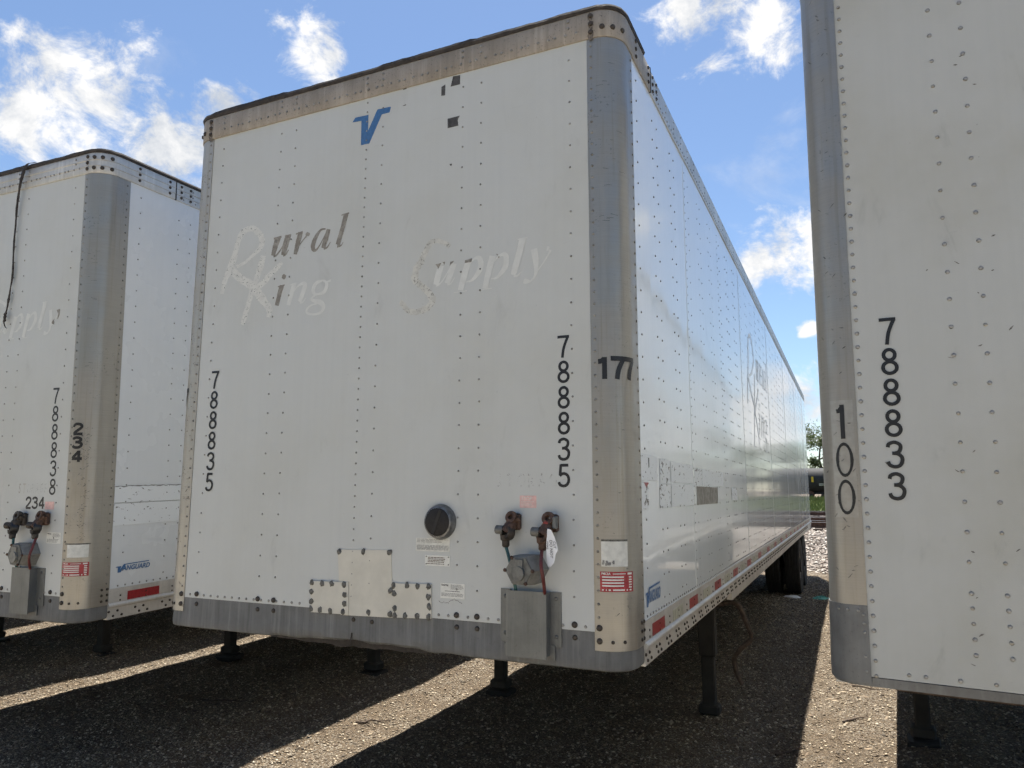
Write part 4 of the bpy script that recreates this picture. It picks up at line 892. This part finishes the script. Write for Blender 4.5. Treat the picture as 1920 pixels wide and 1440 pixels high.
# vent
vt = MB().ring((.422, 0, 1.697), (-.02, -1, 0), [(.080, 0), (.079, .008), (.074, .024), (.070, .032), (.063, .035)], 40, True, False).build('vent_ring', 'chrome', PC['root'], True)
MB().ring((.421, -.030, 1.697), (-.02, -1, 0), [(.062, 0), (.062, .006), (.058, .0085)], 40).build('vent_glass', 'vent_dark', vt, True)
MB().prism([(.392, 1.645), (.408, 1.641), (.447, 1.748), (.433, 1.753)], FT, .037, .041).build('vent_bar', 'under', vt)
# plates and stickers
s = MB().box(.293, .471, -.0030, -.0019, 1.564, 1.623).build('data_sticker', 'sticker', pr_)
print_lines('print', FT, .298, .468, 1.602, 1.620, 3, 'print', s, 3, .0034, .35); print_lines('print', FT, .298, .468, 1.570, 1.592, 5, 'print', s, 8, .0034, .5, .05)
s = MB().box(.343, .472, -.0038, -.0019, 1.501, 1.548).build('data_plate', 'white', pr_)
print_lines('print', FT, .358, .46, 1.515, 1.541, 4, 'brown_metal', s, 5, .0042, .5); print_lines('print', FT, .355, .455, 1.507, 1.513, 1, 'brown_metal', s, 9, .0042, .5)
for xx in (.350, .465):
    for zz in (1.508, 1.541): b = MB(); dome(b, (xx, -.0038, zz), (0, -1, 0), .0035, .002, 6); b.build('pin', 'cast_grey', s)
s = MB().box(.426, .549, -.0030, -.0019, 1.363, 1.429).build('registration_sticker', 'white', pr_)
text_mesh('lettering', 'Rural King', FT, .431, 1.417, .011, 'ink', s, .0034, 0, .75, .0004); print_lines('print', FT, .478, .545, 1.402, 1.424, 5, 'print', s, 6, .0034, .45)
print_lines('print', FT, .450, .525, 1.392, 1.397, 1, 'ink', s, 4, .0034, .5, 0); print_lines('print', FT, .431, .545, 1.371, 1.387, 3, 'print', s, 12, .0034, .45, .05)
mb = MB(); rn = random.Random(8)
for k in range(16): u0 = .418+k*.0075; v0 = 1.352-.010*math.sin(k*.45)+rn.uniform(-.003, .003); ribbon(mb, [(u0, v0, .003), (u0+.006, v0-rn.uniform(-.004, .006), .0025)], FT, .0024+k*.0001)
mb.build('glue_scrapes', 'print', pr_)
s = MB().box(.814, .892, -.0028, -.0019, 1.764, 1.816).build('warning_sticker', 'pink', pr_)
text_mesh('lettering', 'STOP', FT, .822, 1.797, .020, 'sticker', s, .0032, 0, 1.05, .0002); print_lines('print', FT, .820, .886, 1.769, 1.793, 4, 'sticker', s, 3, .0032, .3)
for k, ch in enumerate('STORAGE'): text_mesh('ghost_lettering', ch, FT, .70+k*.050, 1.852, .085, 'ghost', pr_, .0020+k*.00003, 0, .62, .001)
# air line couplings, electrical socket, cable holster
gladhand(PC['root'], .775, 1.665, 'bolt', 'brown_metal'); gladhand(PC['root'], .945, 1.660, 'brown_metal', 'brown_metal', 1.05, 'cast_grey')
MB().bevbox(.945, .972, -.064, -.030, 1.675, 1.712, .006).build('red_service_tab', 'glad_red', PC['root'])
mb = MB().bevbox(.966, 1.0, -.05, -.02, 1.712, 1.732, .004).bevbox(.985, 1.003, -.06, -.03, 1.68, 1.73, .004).build('coupling_cap', 'galv', PC['root'])
socket_box(PC['root'], .862, 1.512, .115, .86, 'cast_grey')
cable_holder(PC['root'], .7715, .954, 1.155, 1.422, .05, (.045, .05))
hose(PC['root'], [(.769, -.048, 1.605), (.776, -.05, 1.585), (.792, -.055, 1.54), (.805, -.045, 1.47), (.81, -.03, 1.41)], 'hose_green')
hose(PC['root'], [(.939, -.048, 1.598), (.945, -.075, 1.58), (.957, -.11, 1.535), (.962, -.10, 1.48), (.945, -.04, 1.41)], 'hose_red')
MB().prism([(-.052, 1.175), (-.046, 1.175), (-.049, 1.155), (-.056, 1.125), (-.062, 1.122), (-.054, 1.158)], FT, .002, .0045).build('apron_tear', 'tar', PC['apron'])
rn = random.Random(12); vs_ = []; k = 46
for i in range(k+1):
    x_ = -.60+1.06*i/k; w_ = math.sin(math.pi*i/k)**.5; zz = 1.124-w_*(.016+.012*mnoise.noise(Vector((x_*11, 3, 1)))+rn.uniform(0, .004))
    vs_ += [(x_, .012, 1.150), (x_, .012+.012*w_, zz), (x_, .05, zz+.006), (x_, .05, 1.150)]
MB().add(vs_, [(i*4+j, (i+1)*4+j, (i+1)*4+(j+1) % 4, i*4+(j+1) % 4) for i in range(k) for j in range(4)]+[(0, 1, 2, 3), tuple(k*4+j for j in (3, 2, 1, 0))]).build('bent_lower_lip', 'tar', PC['apron'])
# side decals of the middle trailer
side_logo(PC['side0'], W, .236, 1.342, .262, .085)
def side_map(lst, sy=2.35): return [[(5.0+(u+.66)*sy, 3.0+(v-3.09)*sy*.88, w*sy*.42) for u, v, w in s] for s in lst]
strokes('side_lettering', side_map(URAL), ST, 'side_dark', PC['side4'], .0034, .05, 2)
strokes('side_lettering', side_map(I1), ST, 'side_dark', PC['side4'], .0034, .05, 2); strokes('side_lettering', side_map(NG), ST, 'side_dark', PC['side4'], .0034)
strokes('side_script', side_map(RK), ST, 'side_ghost', PC['side3'], .0030, .12, 2)
s = MB().prism([(1.472, 1.866), (2.244, 1.864), (2.235, 1.80), (2.217, 1.757), (1.468, 1.757), (1.478, 1.80)], ST, .0018, .0030).build('glue_square', 'brown_res', PC['side1'])
M['flake'] = residue('flaking_decal', (.73, .755, .76), (.73, .755, .76), (.13, .115, .10), .625, .66, 60, (1, .35, .8))
M['flake2'] = residue('flaking_decal_heavy', (.73, .755, .76), (.71, .73, .735), (.14, .125, .11), .57, .61, 55, (1, .35, .6))
for nm, y0, y1, z0, z1, mt in (('decal_band', .21, .52, 1.885, 1.996, 'flake'), ('decal_band', .56, .78, 1.875, 1.992, 'flake2'), ('decal_band', .80, 1.38, 1.882, 1.985, 'flake'), ('decal_band', 1.425, 1.66, 1.872, 1.972, 'flake2'), ('decal_band', 1.68, 2.5, 1.872, 1.975, 'flake'),
    ('decal_band', .21, .33, 1.757, 1.872, 'flake2'), ('decal_band', .545, .78, 1.757, 1.868, 'flake2'), ('decal_band', .80, 1.38, 1.757, 1.872, 'flake'), ('decal_band', 2.9, 3.2, 1.77, 1.868, 'flake2')):
    MB().prism([(y0, z0), (y1, z0), (y1, z1), (y0, z1)], ST, .0017, .0023).build(nm, mt, PC['side0' if y0 < 1.4 else ('side1' if y0 < 2.6 else 'side2')])
MB().prism([(.25, 1.874), (.34, 1.874), (.29, 1.852)], ST, .0018, .0030).build('decal_scrap', 'red', PC['side0'])
MB().prism([(.335, 1.985), (.355, 1.985), (.353, 1.945), (.34, 1.94)], ST, .0018, .0030).build('decal_scrap', 'black', PC['side0'])
# landing gear crank of the middle trailer
MB().tube(resample([(1.02, 3.42, .90), (1.12, 3.40, .93), (1.20, 3.40, .945), (1.247, 3.40, .92), (1.295, 3.40, .80), (1.33, 3.40, .705), (1.325, 3.40, .66), (1.275, 3.38, .615), (1.212, 3.36, .545), (1.198, 3.36, .485), (1.215, 3.36, .40), (1.25, 3.36, .325)], 4), .019, 8).build('crank_handle', 'rust', PC['root'], True)
# paper tag tied to the red coupling
tg = [(-.012, 0), (.008, -.004), (.024, -.03), (.036, -.066), (.040, -.085), (.030, -.10), (.022, -.135), (.006, -.152), (-.010, -.152), (-.018, -.12), (-.019, -.06)]
t = link('paper_tag', None); t.location = (.985, -.075, 1.682); tag(t, 'white handwritten paper tag hanging from the red air coupling', 'tag')
TF = lambda u, v, h: (u, -h-.02*math.sin((u+.02)*30), v)
mb = MB().prism(tg, TF, 0, .0008); mb.build('paper', 'paper', t)
text_mesh('handwriting', 'DO NOT', TF, .000, -.045, .020, 'ink', t, .0016, .1, .9, 0, -1.52); text_mesh('handwriting', 'CUT', TF, .018, -.05, .016, 'ink', t, .0016, .1, .9, 0, -1.45); text_mesh('handwriting', 'XMAS', TF, -.016, -.05, .014, 'ink', t, .0016, .1, .9, 0, -1.6)
MB().tube([(-.004, -.001, -.006), (-.012, .02, .01), (-.02, .03, .02)], .0012, 5).build('tie_wire', 'cast_grey', t)
def scuffs(par, tf, n, u0, u1, v0, v1, seed, flat=False):
    rn = random.Random(seed); mb_ = MB()
    for k in range(n):
        u, v = rn.gauss((u0+u1)/2, (u1-u0)/4), rn.uniform(v0, v1); ln = rn.uniform(.004, .016)*(2.2 if flat else 1); sl = rn.uniform(-.2, .2) if flat else rn.uniform(-1.2, 1.2)
        ribbon(mb_, [(u-ln/2, v-sl*ln/2, .001), (u, v+rn.uniform(-.001, .001), .0012 if flat else rn.uniform(.002, .006)), (u+ln/2, v+sl*ln/2, .001)], tf, .0006+k*.00001, 3)
    stuff(mb_.build('scuff_marks', 'scuff', par))
scuffs(PC['post1'], PT, 12, .05, .16, 1.26, 2.2, 4); scuffs(PC['post1'], PT, 18, .03, .16, 3.0, 3.8, 5, True); scuffs(PC['post-1'], PTL, 90, .02, .12, 1.25, 3.7, 8)
# ---- the left trailer
PL = trailer('white trailer on the left with corner number 234 and a torn black strip hanging', (-3.3019, -.0405, -.0216, -.0572, -.0002, .027), 'left', lambda y: -.027*y+.057)
pl, pr_ = PL['pl'], PL['pr']; par = PL['post1']
strokes('lettering', [[(u+.012, v+.104, w) for u, v, w in s_] for s_ in UPPLY], FT, 'light_res', pr_, .0024)
strokes('script_initials', [[(u+.0, v+.104, w) for u, v, w in s_] for s_ in SCRIPT_S], FT, 'light_res', pr_, .0022, .1, 6)
MB().prism([(.956, 3.016), (.985, 3.02), (.983, 2.985), (.968, 2.955), (.970, 2.99)], FT, .0018, .0036).build('lettering_scrap', 'brown_res', pr_)
MB().prism([(.918, 2.945), (.938, 2.96), (.937, 2.925), (.916, 2.934)], FT, .0018, .0036).build('lettering_scrap', 'brown_res', pr_)
number_column('788838', 1.000, 2.521, .056, .0985, .1114, .0125, pr_, slant=.004)
for i, ch in enumerate('234'): digit(ch, FT, .783+i*.060, 1.782, .052, .072, .0135, pr_)
for k, ch in enumerate('STORAGE'): text_mesh('ghost_lettering', ch, FT, .705+k*.040, 1.877, .085, 'tan_res' if k < 2 else 'ghost', pr_, .0020+k*.00005, .08, .5, .001)
s = MB().box(.963, 1.045, -.0028, -.0019, 1.779, 1.826).build('warning_sticker', 'pink', pr_)
s = MB().box(.996, 1.124, -.0030, -.0019, 1.578, 1.644).build('registration_sticker', 'white', pr_)
text_mesh('lettering', 'Rural King', FT, 1.002, 1.632, .011, 'ink', s, .0034, 0, .75, .0004); print_lines('print', FT, 1.05, 1.118, 1.615, 1.638, 5, 'print', s, 6, .0034, .45); print_lines('print', FT, 1.002, 1.118, 1.583, 1.606, 3, 'print', s, 11, .0034, .45)
for i, ch in enumerate('234'): digit(ch, PT, .033, 2.226-i*.082, .068, .068, .017, par)
red_sticker(par, PT, .010, .172, 1.392, 1.472)
mb = MB(); post_sheet(mb, PT, .040, .165, 1.50, 1.574, .001); mb.build('old_sticker', 'sticker', par)
mb = MB(); post_sheet(mb, PT, .020, .175, 1.575, 1.582, .0012); mb.build('sticker_residue', 'seal', par)
gladhand(PL['root'], .762, 1.675, 'black', 'bolt', 1.1, 'bolt'); gladhand(PL['root'], .970, 1.680, 'black', 'brown_metal', 1.1, 'bolt')
socket_box(PL['root'], .858, 1.515, .09, .95, 'socket_grey')
cable_holder(PL['root'], .772, .938, 1.165, 1.434, .052, (.03, .068))
hose(PL['root'], [(.764, -.05, 1.615), (.772, -.055, 1.57), (.79, -.055, 1.50), (.80, -.04, 1.42)], 'hose_green')
hose(PL['root'], [(.972, -.05, 1.615), (.982, -.075, 1.56), (.972, -.085, 1.50), (.92, -.035, 1.41)], 'hose_red')
side_logo(PL['side0'], W, .237, 1.384, .243, .052)
for z0, z1, mt in ((1.812, 1.912, 'flake'), (1.672, 1.806, 'flake')): MB().prism([(.205, z0), (1.38, z0), (1.38, z1), (.205, z1)], ST, .0017, .0024).build('decal_band', mt, PL['side0'])
mb = MB(); rn = random.Random(3); edge = [(.205+i*.02, 1.912+rn.uniform(-.004, .004), .003+rn.uniform(0, .005)*(i % 5 != 0)) for i in range(40)]; ribbon(mb, edge, ST, .0028, 2)
ribbon(mb, [(.205+i*.02, 1.808+rn.uniform(-.0015, .0015), .0025) for i in range(40)], ST, .0028, 2); mb.build('torn_decal_edge', 'print', PL['side0'])
scuffs(par, PT, 90, .085, .15, 1.60, 2.28, 6); scuffs(par, PT, 14, .03, .17, 2.6, 3.7, 7, True)
# torn roof strip
rn = random.Random(6)
pts = [(a, b, c, d*1.3) for a, b, c, d in [(.66, -.012, 4.035, .03), (.602, -.03, 4.022, .034), (.575, -.034, 3.95, .030), (.557, -.034, 3.879, .022), (.529, -.026, 3.746, .020), (.524, -.022, 3.63, .013), (.5196, -.022, 3.519, .017), (.521, -.02, 3.40, .012), (.522, -.018, 3.293, .018), (.512, -.018, 3.20, .009), (.503, -.02, 3.128, .022), (.497, -.022, 3.06, .010), (.486, -.024, 3.03, .026), (.483, -.024, 2.985, .024), (.478, -.022, 2.975, .006), (.487, -.02, 2.95, .004), (.505, -.02, 2.935, .004)]]
R_ = resample(pts, 5); mb = MB(); vs = []
for i, (x, y, z, w) in enumerate(R_):
    j = rn.uniform(.75, 1.2); vs += [(x-w*.5*j, y, z), (x, y-.006, z), (x+w*.5*j, y, z), (x, y+.003, z)]
n = len(R_); mb.add(vs, [(i*4+k, (i+1)*4+k, (i+1)*4+(k+1) % 4, i*4+(k+1) % 4) for i in range(n-1) for k in range(4)]+[(3, 2, 1, 0), tuple((n-1)*4+k for k in range(4))])
mb.build('torn_sealant_strip', 'tar', PL['root'])
# ---- the right trailer
PR = trailer('white trailer at the right edge with corner number 100 and grey corner cap', (2.1532+A*math.cos(.0522), -.0004-A*math.sin(.0522), .0522, 0, .0105, 0), 'right', lambda y: 0.0, 1.272)
number_column('788833', -1.030, 2.447, .054, .0985, .1112, .0125, PR['pl'], slant=-.0002)
PRT = post_tf(1.272, (1.272-A)*.78, -1); RTF = lambda u, v, h: PRT(-u, v, h)
mb = MB(); post_sheet(mb, PRT, .012, .092, 1.730, 2.154, .0008); mb.build('number_sticker', 'sticker_clear', PR['post-1'])
scuffs(PR['post-1'], PRT, 55, .01, .11, 1.5, 3.8, 9); scuffs(PR['pl'], FT, 24, -1.05, -.45, 1.25, 3.6, 10)
digit('1', RTF, -.078, 2.012, .048, .125, .0155, PR['post-1']); digit('0', RTF, -.080, 1.872, .062, .128, .0115, PR['post-1']); digit('0', RTF, -.080, 1.738, .062, .128, .0115, PR['post-1'])
# ---- further trailers of the row, left of the frame
trailer('white trailer beyond the one numbered 234, its dark landing legs showing under it', (-6.62, -.58, -.012, 0, 0, 0), 'plain', lambda y: 0.0)
trailer('white trailer farthest left in the row, out of sight but for its shadow', (-9.95, -.3, -.012, 0, 0, 0), 'plain', lambda y: 0.0)
# ------------------------------------------------------------------ litter and twigs
def crumple(name, label, loc, sx, sy, sz, mat, cat):
    rn = random.Random(len(label)); n = 12; m = 5; mb_ = MB(); vs = []
    for k in range(m):
        f = k/(m-1)
        for i in range(n): t = 6.283*i/n; r = (1-f**1.6)*rn.uniform(.7, 1.15)+.06; vs.append((math.cos(t)*r*sx, math.sin(t)*r*sy, f*sz*rn.uniform(.6, 1.2)-.01))
    mb_.add(vs, [(k*n+i, k*n+(i+1) % n, k*n+n+(i+1) % n, k*n+n+i) for k in range(m-1) for i in range(n)]+[tuple(range((m-1)*n, m*n)), tuple(range(n-1, -1, -1))])
    o = mb_.build(name, mat); o.location = loc; tag(o, label, cat)
M['teal'] = simple('teal_plastic', (.12, .42, .33), .35, 0, .3, 20)
crumple('plastic_litter', 'crumpled teal plastic wrapper lying by the rear tyres', (1.56, 11.3, gh(1.56, 11.3)+.01), .20, .10, .07, 'teal', 'litter')
crumple('paper_litter', 'flattened white paper scrap lying in front of the rear tyres', (1.10, 11.25, gh(1.1, 11.25)+.01), .18, .09, .05, 'paper', 'litter')
M['twig'] = simple('dead_twig', (.085, .06, .042), .85, 0, .4, 30)
def twig(x, y, ang, ln, label, lift=0.0):
    rn = random.Random(int(x*100+y*10)); pts = []
    for k in range(6):
        t = k/5-.5; px, py = x+math.cos(ang)*ln*t+rn.uniform(-.02, .02), y+math.sin(ang)*ln*t+rn.uniform(-.02, .02); pts.append((px, py, gh(px, py)+.012+lift*(k/5)**2))
    rr = [.009, .0085, .008, .006, .004, .002]; mb_ = MB().tube(pts, rr, 6)
    p = Vector(pts[3]); mb_.tube([p, p+Vector((math.cos(ang+.8)*.1, math.sin(ang+.8)*.1, .02+lift*.4))], [.005, .002], 5)
    tag(mb_.build('twig', 'twig'), label, 'twig', 'dead twigs on the gravel')
for a in ((-3.06, 2.25, .15, .55, 'long thin twig across the sunlit strip below the left trailer'), (-3.9, 1.55, .5, .22, 'short forked twig standing up in the shade at lower left', .14), (2.05, 3.9, .9, .35, 'curved twig on the sunlit gravel under the right trailer'),
          (2.15, 5.1, .3, .30, 'straight pale twig on the lit gravel behind the right corner cap'), (1.42, 4.0, 1.2, .30, 'thin twig beside the middle trailer landing foot'), (1.62, 3.0, .8, .26, 'twig at the shadow edge left of the right trailer'), (-1.5, 2.3, .9, .3, 'twig on the sunlit strip under the middle trailer')): twig(*a)
